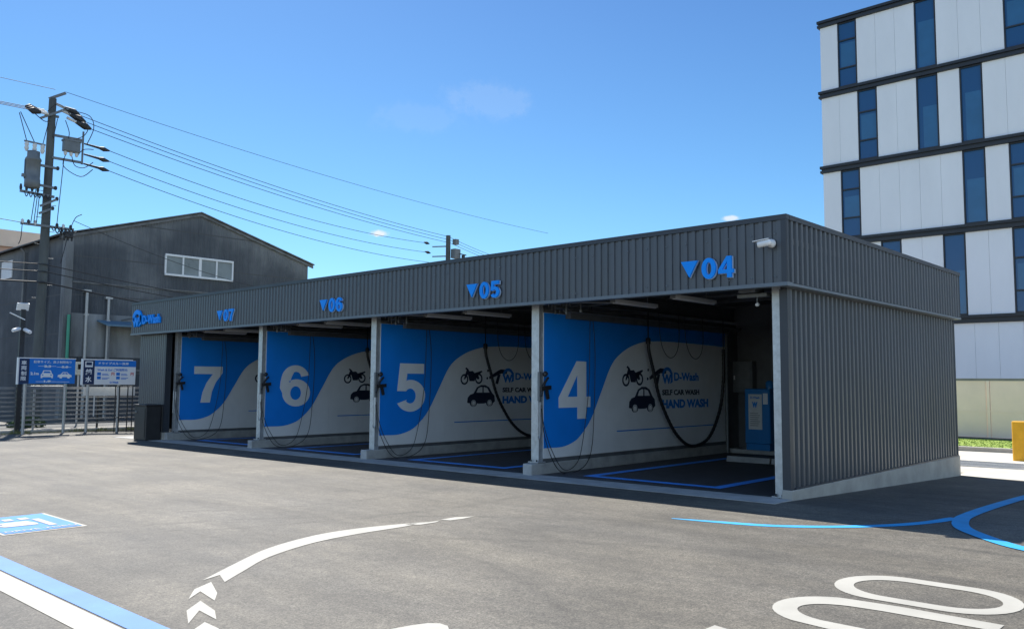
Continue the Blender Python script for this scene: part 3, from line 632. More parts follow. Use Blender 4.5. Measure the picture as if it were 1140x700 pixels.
    put(flat([ell(lx+.20, 1.68, .20, .19, 180, 20, 14)+ell(lx+.20, 1.68, .13, .12, 20, 180, 14)]))
    put(text('W', lx-.0, 1.52, .36, .20, .003, .05)); put(flat([[(lx+.30, 1.52), (lx+.40, 1.56), (lx+.40, 1.76), (lx+.34, 1.76), (lx+.34, 1.60)]]))
    put(text('D-Wash', lx+.46, 1.585, 1.0, .175, .003, .035)); put(text('HAND WASH', lx, 1.01, 1.86, .185, .003, .05))
    w.build('blue_lettering', M['film_mid'], W)
    w = MB(); put(text('SELF CAR WASH', lx, 1.285, 1.48, .115, .003, .04)); w.build('dark_lettering', M['film_dark'], W)
    w = MB(); w.box(cx+.0125, cx+.0155, my(2.33), my(5.95), .60, .622); w.build('blue_rule', M['film_mid'], W)

# blue bay lines
for i in range(4):
    xr = (COLX[i] if i else -.43)-1.0; xl = MURX[i]+.72; w_ = .19
    o = [(xl, .74), (xr, .74), (xr, 6.0), (xl, 6.0)]; n_ = [(xl+w_, .74+w_), (xr-w_, .74+w_), (xr-w_, 6.0-w_), (xl+w_, 6.0-w_)]
    vs, fs = flat([o, n_], 0); m = MB(); m.add([(v.x, v.y, fz(v.x)+.006) for v in vs], fs); struct(m.build('bay_outline_marking', M['bay_line']))

# fascia numbers and the shop sign
FF = lambda x, z: (Vector((x, -.001, z)), X_, Z_, -Y_)
def number_sign(x, digits, label):
    t = thing('bay_number_sign', label, 'number sign', (x, -.02, 3.16), 'blue bay numbers on the fascia')
    m = MB(); vs, fs = flat([[(0, .235), (.27, .235), (.135, 0)]], .05); m.framed(vs, fs, FF(x, 3.055)); m.build('arrow', M['sign_blue'], t)
    m = MB(); [m.framed(*flat(scale(numeral(int(ch)), .0+.262*q, 0, .262, .30), .05), FF(x+.335, 3.01)) for q, ch in enumerate(digits)]; m.build('digits', M['sign_blue'], t)
    # pale returns behind the faces
    m = MB(); vs, fs = flat([[(.012, .230), (.276, .230), (.141, -.008)]], .022); m.framed(vs, fs, FF(x, 3.055)); m.build('arrow_return', M['sign_edge'], t)
    m = MB(); [m.framed(*flat(scale(numeral(int(ch)), .010+.262*q, -.008, .264, .302), .022), FF(x+.335, 3.01)) for q, ch in enumerate(digits)]; m.build('digits_return', M['sign_edge'], t)
number_sign(-1.58, '04', 'blue 04 with a down arrow on the charcoal fascia, nearest the security camera')
number_sign(-6.05, '05', 'blue 05 with a down arrow on the fascia above the bay marked 5')
number_sign(-10.66, '06', 'blue 06 with a down arrow on the fascia above the bay marked 6')
number_sign(-15.20, '07', 'blue 07 with a down arrow on the fascia above the bay marked 7')
t = thing('shop_sign', 'blue logo and shop name in raised letters at the far end of the fascia', 'shop sign', (-19.3, -.02, 3.3))
m = MB(); lx = -20.26
for shp in ([ell(.30, .27, .30, .25, 200, -40, 20)+ell(.30, .27, .17, .13, -40, 200, 16)],): vs, fs = flat(shp, .05); m.framed(vs, fs, FF(lx, 3.05))
vs, fs = text('W', 0.0, 0.02, .46, .28, .05, .05); m.framed(vs, fs, FF(lx, 3.05))
vs, fs = flat([[(.44, .02), (.60, .10), (.60, .36), (.50, .36), (.50, .12)]], .05); m.framed(vs, fs, FF(lx, 3.05))
m.build('logo', M['sign_blue'], t)
m = MB(); vs, fs = text('D-Wash', 0, 0, 1.12, .26, .05, .030); m.framed(vs, fs, FF(lx+.68, 3.13)); m.build('lettering', M['sign_blue'], t)

# security camera on the fascia
t = thing('security_camera', 'white bullet camera on the charcoal fascia near its corner', 'camera', (-.24, 0, 3.42))
m = MB(); m.lathe((-.20, -.002, 3.42), [(.058, 0), (.058, .03), (.04, .045), (.03, .10)], 18, (0, -1, 0)); m.build('mount', M['whiteplastic'], t)
m = MB(); a = Vector((-.20, -.14, 3.415)); d = Vector((-.9, -.32, -.16)).normalized()
m.lathe(a-d*.05, [(.025, 0), (.040, .015), (.044, .04), (.044, .16), (.040, .18)], 18, d)
m.beam(a-d*.02+Vector((0, 0, .049)), a+d*.19+Vector((0, 0, .051)), .088, .010); m.build('body', M['whiteplastic'], t)
m = MB(); m.lathe(a+d*.12, [(.037, .012), (.037, .016), (.025, .02)], 18, d); m.build('lens', M['lens'], t)

# ------------------------------------------------------------------ bay equipment
COL0 = COLX[1]
def bay_things(prefix_words):
    out = []
    x = MURX[0]
    # ceiling lights
    for lx, y0 in ((-2.0, .40), (-3.12, .40)):
        t = thing('ceiling_light', '', 'ceiling light', (lx, y0+.7, 2.86), 'strip lights under the bay ceilings')
        m = MB(); m.beam((lx, y0, 2.86), (lx, y0+1.25, 2.86), .09, .05); m.tube([(lx, y0+.02, 2.845), (lx, y0+1.23, 2.845)], .035, 10); m.build('cover', M['tube'], t)
        m = MB(); m.box(lx-.045, lx+.045, y0-.012, y0, 2.82, 2.89); m.box(lx-.045, lx+.045, y0+1.25, y0+1.262, 2.82, 2.89)
        for yy in (y0+.25, y0+1.0): m.tube([(lx, yy, 2.88), (lx, yy, 3.37)], .008, 6)
        m.build('end_caps', M['greysteel'], t); out.append(('light', t))
    # pressure washer: holder, gun and lance at the column
    t = thing('pressure_washer_gun', '', 'spray gun', (x+.06, .46, 1.4), 'pressure washer guns hung on the bay columns')
    m = MB(); m.box(x+.001, x+.05, .40, .47, 1.20, 1.72, .006); m.build('holder', M['greysteel'], t)
    m = MB(); m.tube(smooth_path([(x+.08, .60, 1.62), (x+.08, .50, 1.52), (x+.08, .45, 1.42), (x+.09, .40, 1.30)], 4), [.022]*5+[.03]*4+[.02]*4, 8)
    m.beam((x+.08, .40, 1.43), (x+.08, .66, 1.45), .05, .07); m.beam((x+.08, .56, 1.40), (x+.08, .60, 1.25), .035, .05); m.lathe((x+.08, .48, 1.66), [(.02, 0), (.045, .02), (.045, .07), (.02, .09)], 10, (0, 1, .6)); m.build('gun', M['blackplastic'], t)
    m = MB(); m.tube([(x+.05, .36, 1.22), (x+.05, .36, .62)], .011, 8); m.tube([(x+.05, .42, 1.20), (x+.05, .42, .62)], .011, 8); m.tube(smooth_path([(x+.05, .36, .62), (x+.05, .39, .57), (x+.05, .42, .62)], 4), .011, 8); m.build('lance', M['galv'], t); out.append(('gun', t))
    # thin hoses
    z0 = fz(x)
    def hose(pts, r, name, label, grp, kind):
        m = MB(); m.tube(smooth_path(pts, 8), r, 8)
        o = m.build(name, M['rubber'], None, pts[0]); tag(o, label, 'hose', grp); out.append((kind, o))
    hose([(x+.10, .41, 1.15), (x+.11, .44, .84), (x+.14, .61, .40), (x+.16, .93, z0+.06), (x+.16, 1.31, z0+.16), (x+.14, 1.51, .55), (x+.12, 1.70, 1.47), (x+.10, 1.76, 2.4), (x+.10, 1.76, 2.95)], .0065, 'pressure_hose', '', 'thin black hoses looping in front of the murals', 'hoseA')
    hose([(x+.13, .36, 1.09), (x+.16, .44, .55), (x+.20, .76, z0+.06), (x+.22, 1.28, z0+.03), (x+.14, 1.73, .26), (x+.12, 1.86, 1.07), (x+.11, 1.90, 2.2), (x+.10, 1.80, 2.95)], .007, 'foam_hose', '', 'thin black hoses looping in front of the murals', 'hoseB')
    for a in (3.92, 4.9): hose([(x+.2, a, 2.95), (x+.22, a+.02, 2.45), (x+.24, a+.14, 2.16), (x+.24, a+.38, 2.05), (x+.24, a+.60, 2.17), (x+.22, a+.73, 2.45), (x+.2, a+.75, 2.95)], .007, 'ceiling_hose', '', 'slack hoses hanging from the bay ceilings', 'hoseC')
    m = MB(); path = [(x+.22, 3.50, 2.34), (x+.22, 3.53, 2.15), (x+.22, 3.67, 1.80), (x+.22, 3.92, 1.20), (x+.23, 4.35, .62), (x+.23, 4.83, .29), (x+.23, 5.30, .22), (x+.23, 5.86, .40), (x+.22, 6.33, .97), (x+.22, 6.51, 1.67), (x+.20, 6.55, 2.3)]
    P = smooth_path(path, 14); rad = [.031 if i % 2 else .037 for i in range(len(P))]
    m.tube(P, rad, 10); m.tube([P[0]-Vector((0, 0, .03)), P[0]+Vector((0, 0, .08)), P[0]+Vector((0, 0, .1)), P[0]+Vector((0, 0, .8))], [.05, .05, .012, .012], 8); m.tube([P[-1], P[-1]+Vector((0, 0, .7))], .012, 8); o = m.build('vacuum_hose', M['rubber'], None, path[0]); tag(o, '', 'hose', 'thick vacuum hoses hanging along the murals'); out.append(('vac', o))
    # overhead boom and valve cluster near the column head
    t = thing('ceiling_boom', '', 'boom', (x+.35, .9, 2.95), 'swivel booms under the bay ceilings')
    m = MB(); m.tube([(x+.30, .62, 2.93), (x+1.15, 1.05, 2.90)], .022, 8); m.tube([(x+.10, 1.76, 2.95), (x+1.15, 1.05, 2.90)], .014, 8); m.lathe((x+.30, .62, 2.88), [(.05, 0), (.05, .12), (.02, .14), (.02, .5)], 10); m.build('arm', M['greysteel'], t)
    m = MB()
    for q, zz in (((.55, .52), 2.70), ((.36, .75), 2.76), ((.80, .60), 2.72)): m.lathe((x+q[0], q[1], zz), [(.012, 0), (.024, .012), (.024, .045), (.012, .06), (.010, .22)], 10)
    m.build('valves', M['greysteel'], t); out.append(('boom', t))
    return out
ord_ = {0: '4', 1: '5', 2: '6', 3: '7'}
first = bay_things('4')
def name_bay(items, k):
    n = ord_[k]; li = 0; hc = 0
    for kind, o in items:
        if kind == 'light':
            o['label'] = ('strip light nearer the right column under the ceiling of the bay with mural %s' if li == 0 else 'strip light nearer the mural under the ceiling of the bay with mural %s') % n; li += 1
        elif kind == 'gun': o['label'] = 'black spray gun and steel lance on the column beside mural %s' % n
        elif kind == 'hoseA': o['label'] = 'thin black hose from the spray gun across the numeral %s up to the ceiling' % n
        elif kind == 'hoseB': o['label'] = 'thinner black hose lying on the kerb below the numeral %s' % n
        elif kind == 'hoseC': o['label'] = ('slack thin hose loop hung above the car icon of mural %s' if hc == 0 else 'slack thin hose loop hung above the lettering of mural %s') % n; hc += 1
        elif kind == 'vac': o['label'] = 'thick black vacuum hose in a deep loop along mural %s' % n
        elif kind == 'boom': o['label'] = 'grey swivel boom with valves under the ceiling at the front of mural %s' % n
name_bay(first, 0)
for k in (1, 2, 3):
    dx = MURX[k]-MURX[0]; items = []
    for kind, o in first:
        c = copy_tree(o); c.location = o.location+Vector((dx, 0, fz(dx) if kind in ('hoseA', 'hoseB') else 0)); items.append((kind, c))
    name_bay(items, k)
# things only bay 4 shows
t = thing('vacuum_machine', 'blue payment and vacuum machine with a white price panel at the back of bay 4', 'machine', (-3.95, 7.1, .06))
m = MB(); m.box(-4.22, -3.62, 6.92, 7.4, .20, 1.42, .02); m.build('cabinet', M['machine_blue'], t)
m = MB(); m.box(-4.20, -3.64, 6.94, 7.38, .06, .197); m.build('plinth', M['machine_blue'], t)
m = MB(); m.lathe((-3.72, 7.15, 1.42), [(.09, 0), (.09, .14), (.05, .18)], 14); m.build('cap', M['machine_blue'], t)
m = MB(); m.box(-4.12, -3.80, 6.906, 6.918, .52, 1.30); P_ = m.build('panel', M['paper'], t)
m = MB(); m.box(-3.77, -3.66, 6.906, 6.918, 1.08, 1.32); m.build('coin_panel', M['board_white'], t)
MF = lambda x, z: (Vector((x, 6.904, z)), X_, Z_, -Y_)
m = MB(); vs, fs = text('D-Wash', 0, 0, .22, .05, .003, .03); m.framed(vs, fs, MF(-4.07, 1.20)); vs, fs = text('W', 0, 0, .13, .13, .003, .08); m.framed(vs, fs, MF(-4.03, 1.0)); m.build('logo', M['film_mid'], P_)
m = MB()
for k in range(7): m.box(-4.08, -3.86+.02*(k % 3)-.03, 6.902, 6.905, .60+k*.045, .612+k*.045)
m.build('lettering', M['greysteel'], P_)
t = thing('control_box', 'grey wall box on the back wall above the blue machine in bay 4', 'control box', (-4.45, 7.55, 1.7))
m = MB(); m.box(-4.75, -4.25, 7.36, 7.59, 1.32, 2.05, .01); m.build('case', M['greysteel'], t); m = MB(); m.box(-4.72, -4.28, 7.345, 7.358, 1.35, 2.02, .004); d_ = m.build('door', M['greysteel'], t)
m = MB(); m.box(-4.70, -4.67, 7.33, 7.343, 1.62, 1.72); m.build('handle', M['whiteplastic'], d_)
m = MB(); m.tube([(-4.62, 6.85, -.03), (-4.62, 6.85, 2.6), (-4.62, 6.9, 2.75), (-4.62, 7.5, 2.8)], .04, 10); tag(m.build('service_pipe', M['greysteel'], None, (-4.62, 6.85, 0)), 'upright grey pipe at the back end of mural 4', 'pipe')
for k, (xa, lb) in enumerate(((-3.62, 'grey concrete wheel stop on the floor of bay 4, next to the mural'), (-2.66, 'grey concrete wheel stop on the floor of bay 4, beside the right column'))):
    m = MB(); m.add([(xa+dx, y, z-.03) for dx in (0, .92) for y, z in ((4.95, 0), (5.13, 0), (5.10, .11), (4.98, .11))], [[0, 1, 2, 3], [4, 7, 6, 5], [0, 4, 5, 1], [1, 5, 6, 2], [2, 6, 7, 3], [3, 7, 4, 0]])
    tag(m.build('wheel_stop', M['stop'], None, (xa, 5, -.02)), lb, 'wheel stop', 'wheel stops in bay 4')
t = thing('sensor_lamp', 'small white sensor lamp under the ceiling by the right column of bay 4', 'sensor', (-.72, .52, 2.6))
m = MB(); m.lathe((-.70, .55, 2.64), [(.012, 0), (.03, .01), (.03, .035), (.012, .05)], 12); m.build('lamp', M['whiteplastic'], t); m = MB(); m.tube([(-.70, .55, 2.68), (-.70, .55, 2.78)], .010, 8); m.box(-.98, -.52, .48, .62, 2.765, 2.82, .006); m.build('bracket', M['greysteel'], t)
m = MB(); m.box(-.92, -.66, .40, .70, 2.83, 2.95, .01); m.build('junction_box', M['greysteel'], t)
t = thing('dryer_rack', 'dark lance rack with chrome handles on the inside of the right end wall', 'rack', (-.45, 1.2, 1.2))
m = MB(); m.box(-.44, -.37, 1.0, 1.35, .5, 2.0, .01); m.build('plate', M['blackplastic'], t)
m = MB(); m.tube([(-.50, 1.0, .95), (-.50, 1.0, 1.6)], .014, 8); m.tube([(-.50, 1.2, .95), (-.50, 1.2, 1.6)], .014, 8); m.build('handles', M['galv'], t)

# cabinet by the plant room
t = thing('waste_cabinet', 'dark grey waist-high metal cabinet at the far left corner of the car wash', 'cabinet', (-18.9, -.05, -.17))
m = MB(); m.box(-19.26, -18.50, -.30, .12, -.15, .80, .012); m.build('body', M['post_dark'], t)
m = MB(); m.box(-19.29, -18.47, -.33, .15, .802, .84, .008); m.build('lid', M['post_dark'], t)
m = MB(); m.box(-19.20, -18.56, -.312, -.302, -.08, .74); d_ = m.build('door', M['post_dark'], t)
m = MB(); m.lathe((-19.10, -.313, .62), [(.035, 0), (.035, .02), (.02, .03)], 12, (0, -1, 0)); m.build('handle', M['greysteel'], d_)

# ------------------------------------------------------------------ white office block
WB = thing('office_building', 'five storey white panelled office block with narrow blue windows behind the car wash', 'building', (-11.73, 30, -.3))
BX0, BX1, BY = -11.73, 20.0, 30.0
FL = [4.57, 8.59, 12.27, 16.07, 19.70]                 # tops of the floor bands
m = MB(); m.box(BX0+.12, BX1, BY+.12, BY+16, -.5, 19.3); m.build('core', M['band'], WB)
bandh = .34
for z in FL:
    m = MB(); m.box(BX0-.12, BX1+.1, BY-.13, BY+16.1, z-.13, z); m.box(BX0-.05, BX1+.05, BY-.05, BY+16.04, z-.22, z-.132); m.box(BX0-.11, BX1+.1, BY-.11, BY+16.09, z-bandh, z-.222); m.build('floor_band', M['band'], WB)
m = MB(); m.box(BX0+.6, BX1-.6, BY+.7, BY+15.5, 19.7, 20.0); m.build('roof', M['panel'], WB)
e = lambda n: BX0+.885*n+.0                            # the .9 m module of the facade
wins = {4: [(1, 0), (5, 1), (9, 0), (14, 1), (18, 0), (23, 1), (28, 0)], 3: [(2, 0), (5, 1), (7, 1), (12, 1), (15, 0), (21, 1), (26, 0)],
        2: [(1, 0), (7, 1), (9, 0), (13, 1), (19, 0), (24, 1), (29, 0)], 1: [(3, 0), (6, 1), (9, 0), (11, 1), (17, 0), (22, 1), (27, 0)], 0: []}
XW = {1: -10.85, 2: -9.96, 3: -9.04, 5: -7.26, 6: -6.34, 7: -5.43, 9: -3.60}
wx = lambda n: XW.get(n, -3.60+(n-9)*.905)
pm = MB()
for fl in range(5):
    z0 = (FL[fl-1] if fl else -.2)+.012; z1 = FL[fl]-bandh-.012
    spans = []
    for n, tp in wins[fl]:
        x0 = wx(n); x1 = x0+.90; spans.append((x0, x1, tp))
        fm = MB()
        for a, b_ in ((x0, x0+.05), (x1-.05, x1)): fm.box(a, b_, BY-.01, BY+.10, z0, z1)
        rails = [z0+.03, z1-.03]+([z0+.95, z0+2.35] if tp == 0 else [])
        for zr in rails: fm.box(x0+.05, x1-.05, BY+.0, BY+.09, zr-.035, zr+.035)
        w = fm.build('window', M['band'], WB)
        gm = MB(); gm.box(x0+.05, x1-.05, BY+.05, BY+.08, z0+.066, z1-.066); gm.build('pane', M['glass'], w)
        gm = MB()
        if tp: gm.box(x0+.14+.05*((n*7+fl) % 3), x1-.052, BY+.046, BY+.052, z0+.068, z0+1.75+.25*((n*5+fl) % 3))
        else: gm.box(x0+.13, x1-.07, BY+.046, BY+.052, z0+.99, z0+2.0+.1*((n+fl) % 3))
        gm.build('blind', M['blind'], w)
    edges = [BX0]
    for x0, x1, tp in sorted(spans): edges += [x0-.012, x1+.012]
    edges.append(BX1)
    for a, b_ in zip(edges[::2], edges[1::2]):
        if b_-a < .05: continue
        n = max(1, round((b_-a)/.93)); st = (b_-a)/n
        for i in range(n): pm.box(a+i*st+.004, a+(i+1)*st-.004, BY, BY+.10, z0, z1)
    n = 16
    for i in range(n): pm.box(BX0, BX0+.10, BY+.105+i, BY+1.095+i, z0, z1)
pm.build('wall_panels', M['panel'], WB)

# beige fence in front of it
t = thing('beige_fence', 'beige board fence with dark rails between the lawn and the white block', 'fence', (0, 19.95, -.3))
m = MB()
for i in range(18):
    x0 = -24+i*2.4
    for z0, z1 in ((-.16, .66), (.70, 1.66)): m.box(x0+.06, x0+2.34, 19.98, 20.02, z0, z1)
m.build('boards', M['beige'], t)
m = MB(); m.box(-24, 19.2, 19.95, 20.05, 1.665, 1.74); m.build('top_rail', M['beige_dark'], t)
m = MB(); m.box(-24, 19.2, 19.972, 20.03, .662, .698); m.build('middle_rail', M['beige'], t)
m = MB(); m.box(-24, 19.2, 19.92, 20.08, -.5, -.17); m.build('plinth', M['plinth'], t)  # dark strip drawn in place of the dark gap under the boards
for i in range(19):
    m = MB(); m.box(-24+i*2.4-.045, -24+i*2.4+.045, 19.955, 20.045, -.168, 1.66); m.build('post', M['beige'], t)

# yellow guard post
t = thing('guard_post', 'square yellow guard post on the pale concrete at the right edge', 'bollard', (0, 13, -.3))
m = MB(); m.box(-.24, .12, 12.90, 13.12, -.32, .66, .02); m.build('post', M['yellow'], t)
m = MB(); m.box(.122, .24, 12.93, 13.09, -.20, .60, .012); m.build('side_plate', M['yellow'], t)

# ------------------------------------------------------------------ old grey workshop at the left
OB = thing('old_workshop', 'large sooty grey gabled workshop behind the signs', 'building', (-36, 9.7, -.3))
OX, Y0, YR, Y1, ZE, ZR = -36.0, 3.44, 9.78, 16.3, 8.12, 10.02
m = MB()
prof = [(Y0, -.5), (Y1, -.5), (Y1, ZE), (YR, ZR), (Y0, ZE)]
vs = [(OX, y, z) for y, z in prof]+[(OX-45, y, z) for y, z in prof]
m.add(vs, [[0, 1, 2, 3, 4], [9, 8, 7, 6, 5], [0, 5, 6, 1], [1, 6, 7, 2], [4, 9, 5, 0]]); m.build('wall', M['siding'], OB)
m = MB()
for (ya, za, yb, zb) in ((Y0-.35, ZE-.07, YR, ZR+.02), (YR, ZR+.02, Y1+.35, ZE-.07)):
    m.add([(x, y, z+dz) for x in (OX+.15, OX-45.3) for y, z in ((ya, za), (yb, zb)) for dz in (.03, .09)], [[0, 2, 3, 1], [4, 5, 7, 6], [0, 1, 5, 4], [2, 6, 7, 3], [1, 3, 7, 5], [0, 4, 6, 2]])
m.build('roof', M['roof_edge'], OB)
m = MB()                                               # paler barge boards along the verge
for (ya, za, yb, zb) in ((Y0-.30, ZE-.10, YR-.002, ZR), (YR+.002, ZR, Y1+.30, ZE-.10)):
    m.add([(x, y, z+dz) for x in (OX+.03, OX+.10) for y, z in ((ya, za), (yb, zb)) for dz in (-.12, .02)], [[0, 2, 3, 1], [4, 5, 7, 6], [0, 1, 5, 4], [2, 6, 7, 3], [1, 3, 7, 5], [0, 4, 6, 2]])
m.build('barge_board', M['roof_edge'], OB)
# gable window
f = MB()
for z in (6.74, 7.72): f.box(OX+.01, OX+.12, 8.0, 11.66, z-.05, z+.05)
for y in (8.03, 8.93, 9.83, 10.73, 11.63): f.box(OX+.015, OX+.10, y-.04 if y != 9.83 else y-.07, y+.04 if y != 9.83 else y+.07, 6.79, 7.67)
w = f.build('window', M['whiteplastic'], OB)
for k in range(4):
    f = MB(); f.box(OX+.02, OX+.05, 8.07+k*.9, 8.89+k*.9, 6.80, 7.66); f.build('pane', M['far_window'], w)
# side windows, corner flashing, pipes
for xa, xb in ((-45.1, -43.4), (-49.6, -47.9)):
    f = MB(); f.box(xa, xb, Y0-.06, Y0-.012, 6.72, 6.80); f.box(xa, xb, Y0-.06, Y0-.012, 7.56, 7.64); f.box(xa, xa+.07, Y0-.06, Y0-.012, 6.80, 7.56); f.box(xb-.07, xb, Y0-.06, Y0-.012, 6.80, 7.56); w = f.build('window', M['whiteplastic'], OB)
    f = MB(); f.box(xa+.07, xb-.07, Y0-.04, Y0-.016, 6.80, 7.56); f.build('pane', M['board_white'], w)
f = MB(); f.box(OX-.42, OX+.02, Y0-.025, Y0-.005, -.3, ZE-.1); f.box(OX+.005, OX+.02, Y0-.003, Y0+.30, -.3, ZE-.1); f.build('corner_flashing', M['pale_siding'], OB)
f = MB(); f.box(OX+.006, OX+.03, Y0+.32, Y1-.1, 2.55, 4.55); f.build('repair_sheets', M['pale_siding'], OB)
for x_ in (-41.3, -38.2):
    f = MB(); f.tube([(x_, Y0-.12, -.3), (x_, Y0-.12, 7.8), (x_, Y0-.3, 8.0)], .06, 8); f.build('downpipe', M['pale_siding'], OB)
for y_, zt, mt in ((4.37, 5.55, 'alu'), (5.35, 5.3, 'alu'), (3.62, 4.45, 'green_pipe')):
    f = MB(); f.tube([(OX+.14, y_, -.3), (OX+.14, y_, zt)], .07, 8)
    if mt == 'alu': f.box(OX+.02, OX+.22, y_-.16, y_+.16, zt-.02, zt+.10); f.box(OX+.02, OX+.2, y_-.09, y_+.09, zt-1.1, zt-1.0)
    f.build('conduit', M[mt], OB)
f = MB(); f.box(OX+.005, OX+.05, Y0+.31, 14, 1.9, 2.0); f.box(OX+.005, OX+.05, Y0+.31, 14, 5.95, 6.02); f.build('wall_rail', M['roof_edge'], OB)
cn = MB(); cn.add([(OX+.03, 4.9, 4.22), (OX+.03, 9.5, 4.22), (OX+1.3, 9.5, 3.95), (OX+1.3, 4.9, 3.95), (OX+.03, 4.9, 4.28), (OX+.03, 9.5, 4.28), (OX+1.3, 9.5, 4.03), (OX+1.3, 4.9, 4.03)], [[3, 2, 1, 0], [4, 5, 6, 7], [0, 1, 5, 4], [1, 2, 6, 5], [2, 3, 7, 6], [3, 0, 4, 7]]); cn.build('lean_to_roof', M['awning'], OB)
cn = MB(); cn.tube([(OX+1.2, 5.0, -.3), (OX+1.2, 5.0, 3.96)], .05, 8); cn.tube([(OX+1.2, 9.4, -.3), (OX+1.2, 9.4, 3.96)], .05, 8); cn.tube([(OX+.05, 6.0, 4.32), (OX+.6, 9.3, 5.3)], .03, 6); cn.build('lean_to_frame', M['roof_edge'], OB)
# salmon building far behind
t = thing('salmon_building', 'salmon coloured flat roofed building far behind the workshop at the left edge', 'building', (-66, 8, 0))
m = MB(); m.box(-80, -60, -6, 9.6, -.5, 10.6); m.build('wall', M['pink'], t)
m = MB(); m.box(-80.3, -59.7, -6.3, 9.9, 10.6, 11.75); m.build('parapet', M['pinkroof'], t)
m = MB(); m.box(-59.98, -59.9, 5.5, 7.0, 7.6, 9.0); m.build('window', M['far_window'], t)

# ------------------------------------------------------------------ fence, signs and posts by the left boundary
FX = -25.25
t = thing('slat_fence', 'low silver slat fence behind the sign boards at the left boundary', 'fence', (FX, 0, -.2))
m = MB()
for k in range(8): m.box(FX-.012, FX+.012, -9, 12, .03+k*.145, .08+k*.145)
m.box(FX-.03, FX+.03, -9, 12, 1.19, 1.27); m.build('slats', M['slat'], t)
for k in range(11):
    m = MB(); m.box(FX-.05, FX-.014, -9+k*2.0-.03, -9+k*2.0+.03, -.24, 1.185); m.build('post', M['post_dark'] if k % 2 else M['alu'], t)
m = MB(); m.box(-25.55, -24.95, -40, 14, -.5, -.11, .02); struct(m.build('boundary_kerb', M['concrete']))
m = MB()
for i in range(2600):
    x = -24.95+abs(random.gauss(0, .16)); y = random.uniform(-9, 5); h = random.uniform(.02, .13)*(1.3 if math.sin(y*3.1)+math.sin(y*7.3) > .3 else .5); a = random.uniform(0, 6.28); w = random.uniform(.008, .02)
    c, s_ = math.cos(a)*w, math.sin(a)*w
    m.add([(x-c, y-s_, -.208), (x+c, y+s_, -.208), (x+random.uniform(-.05, .05), y+random.uniform(-.05, .05), -.208+h)], [[0, 1, 2]])
struct(m.build('weeds', M['weed']), 'stuff')['label'] = 'thin dry weeds along the foot of the silver fence'
# shrubs behind the fence
def shrub(x, y, r, h, label):
    m = MB()
    for i in range(700):
        a = random.uniform(0, 6.28); q = r*math.sqrt(random.random()); z = random.random()**.8*h*(1-.5*(q/r)**2)
        p = Vector((x+q*math.cos(a), y+q*math.sin(a), -.25+z)); d1 = Vector((random.gauss(0, 1), random.gauss(0, 1), random.gauss(0, 1))).normalized()*.06; d2 = d1.orthogonal()*.6
        m.add([p-d1, p+d2*.5, p+d1, p-d2*.5], [[0, 1, 2, 3]])
    tag(m.build('shrub', M['hedge'], None, (x, y, -.25)), label, 'shrub', 'shrubs behind the silver fence')
shrub(-27.0, -2.3, .7, .95, 'low dark green shrub behind the silver fence, left of the first sign')
shrub(-27.2, -.6, .6, .55, 'smaller dark shrub behind the silver fence, under the first sign')
m = MB(); m.box(-29.5, -26.0, -60, 12, -.5, -.13); struct(m.build('dirt_verge', M['plinth']))

SF = lambda x, y, z: (Vector((x, y, z)), Y_, Z_, X_)
def icon_front(m, fr, y, z, s):
    for shp in ([[(-.5, .0), (-.5, .30), (-.40, .42), (-.30, .68), (.30, .68), (.40, .42), (.5, .30), (.5, .0), (.36, 0), (.36, .08), (-.36, .08), (-.36, 0)], [(-.24, .60), (-.30, .44), (.30, .44), (.24, .60)], ell(-.34, .27, .06, .06, n=10), ell(.34, .27, .06, .06, n=10)],):
        vs, fs = flat([[(y+a*s, z+b*s) for a, b in p] for p in shp], .004); m.framed(vs, fs, fr)
def icon_side(m, fr, y, z, s):
    vs, fs = flat([[(y+a*s, z+b*s) for a, b in p] for p in ([(0, .10), (.02, .26), (.22, .32), (.38, .50), (.70, .50), (.88, .32), (1.04, .26), (1.06, .10)], [(.30, .33), (.42, .45), (.52, .45), (.52, .33)], [(.57, .33), (.57, .45), (.68, .45), (.80, .33)])], .004); m.framed(vs, fs, fr)
    for q in (.24, .82): vs, fs = flat([ell(y+q*s, z+.10*s, .11*s, .11*s, n=14)], .004); m.framed([v+Vector((0, 0, .001)) for v in vs], fs, fr)
# first board: clearance and sizes
SX = -24.3
t = thing('size_limit_sign', 'blue sign board with white car icons and size limits on two grey legs', 'sign', (SX, -.97, -.2), 'sign boards by the fence')
m = MB(); m.box(SX-.09, SX, -1.79, -.13, 1.38, 2.17, .01); bd = m.build('board', M['board_blue'], t)
m = MB(); m.box(SX-.11, SX+.006, -1.80, -.12, 2.172, 2.20); m.box(SX-.11, SX+.006, -1.83, -1.792, 1.36, 2.20); m.build('edge', M['whiteplastic'], t)  # aluminium cap coloured white to paint in the sun on it
m = MB(); m.box(SX+.001, SX+.004, -1.79, -1.50, 1.39, 2.165); bn = m.build('side_band', M['board_navy'], bd)
m = MB(); fr = SF(SX+.003, 0, 0)
icon_front(m, fr, -.98, 1.56, .36); icon_side(m, fr, -.66, 1.555, .40)
for a in (('駐車サイズ、高さ制限有り', -1.38, 2.03, 1.12, .085, .01), ('2.3', -1.07, 1.895, .20, .075, .05), ('5.0', -.55, 1.885, .20, .07, .05), ('2.1m', -1.46, 1.655, .24, .09, .05), ('1.9', -1.06, 1.42, .20, .07, .05)):
    vs, fs = text(a[0], a[1], a[2], a[3], a[4], .004, a[5]); m.framed(vs, fs, fr)
for y0, y1, z in ((-1.24, -.72, 1.935), (-.70, -.26, 1.915), (-1.3, -.70, 1.445), (-.72, -.3, 1.44)):
    m.framed(*flat([[(y0, z-.006), (y1, z-.006), (y1, z+.006), (y0, z+.006)]], .003), SF(SX+.002, 0, 0))
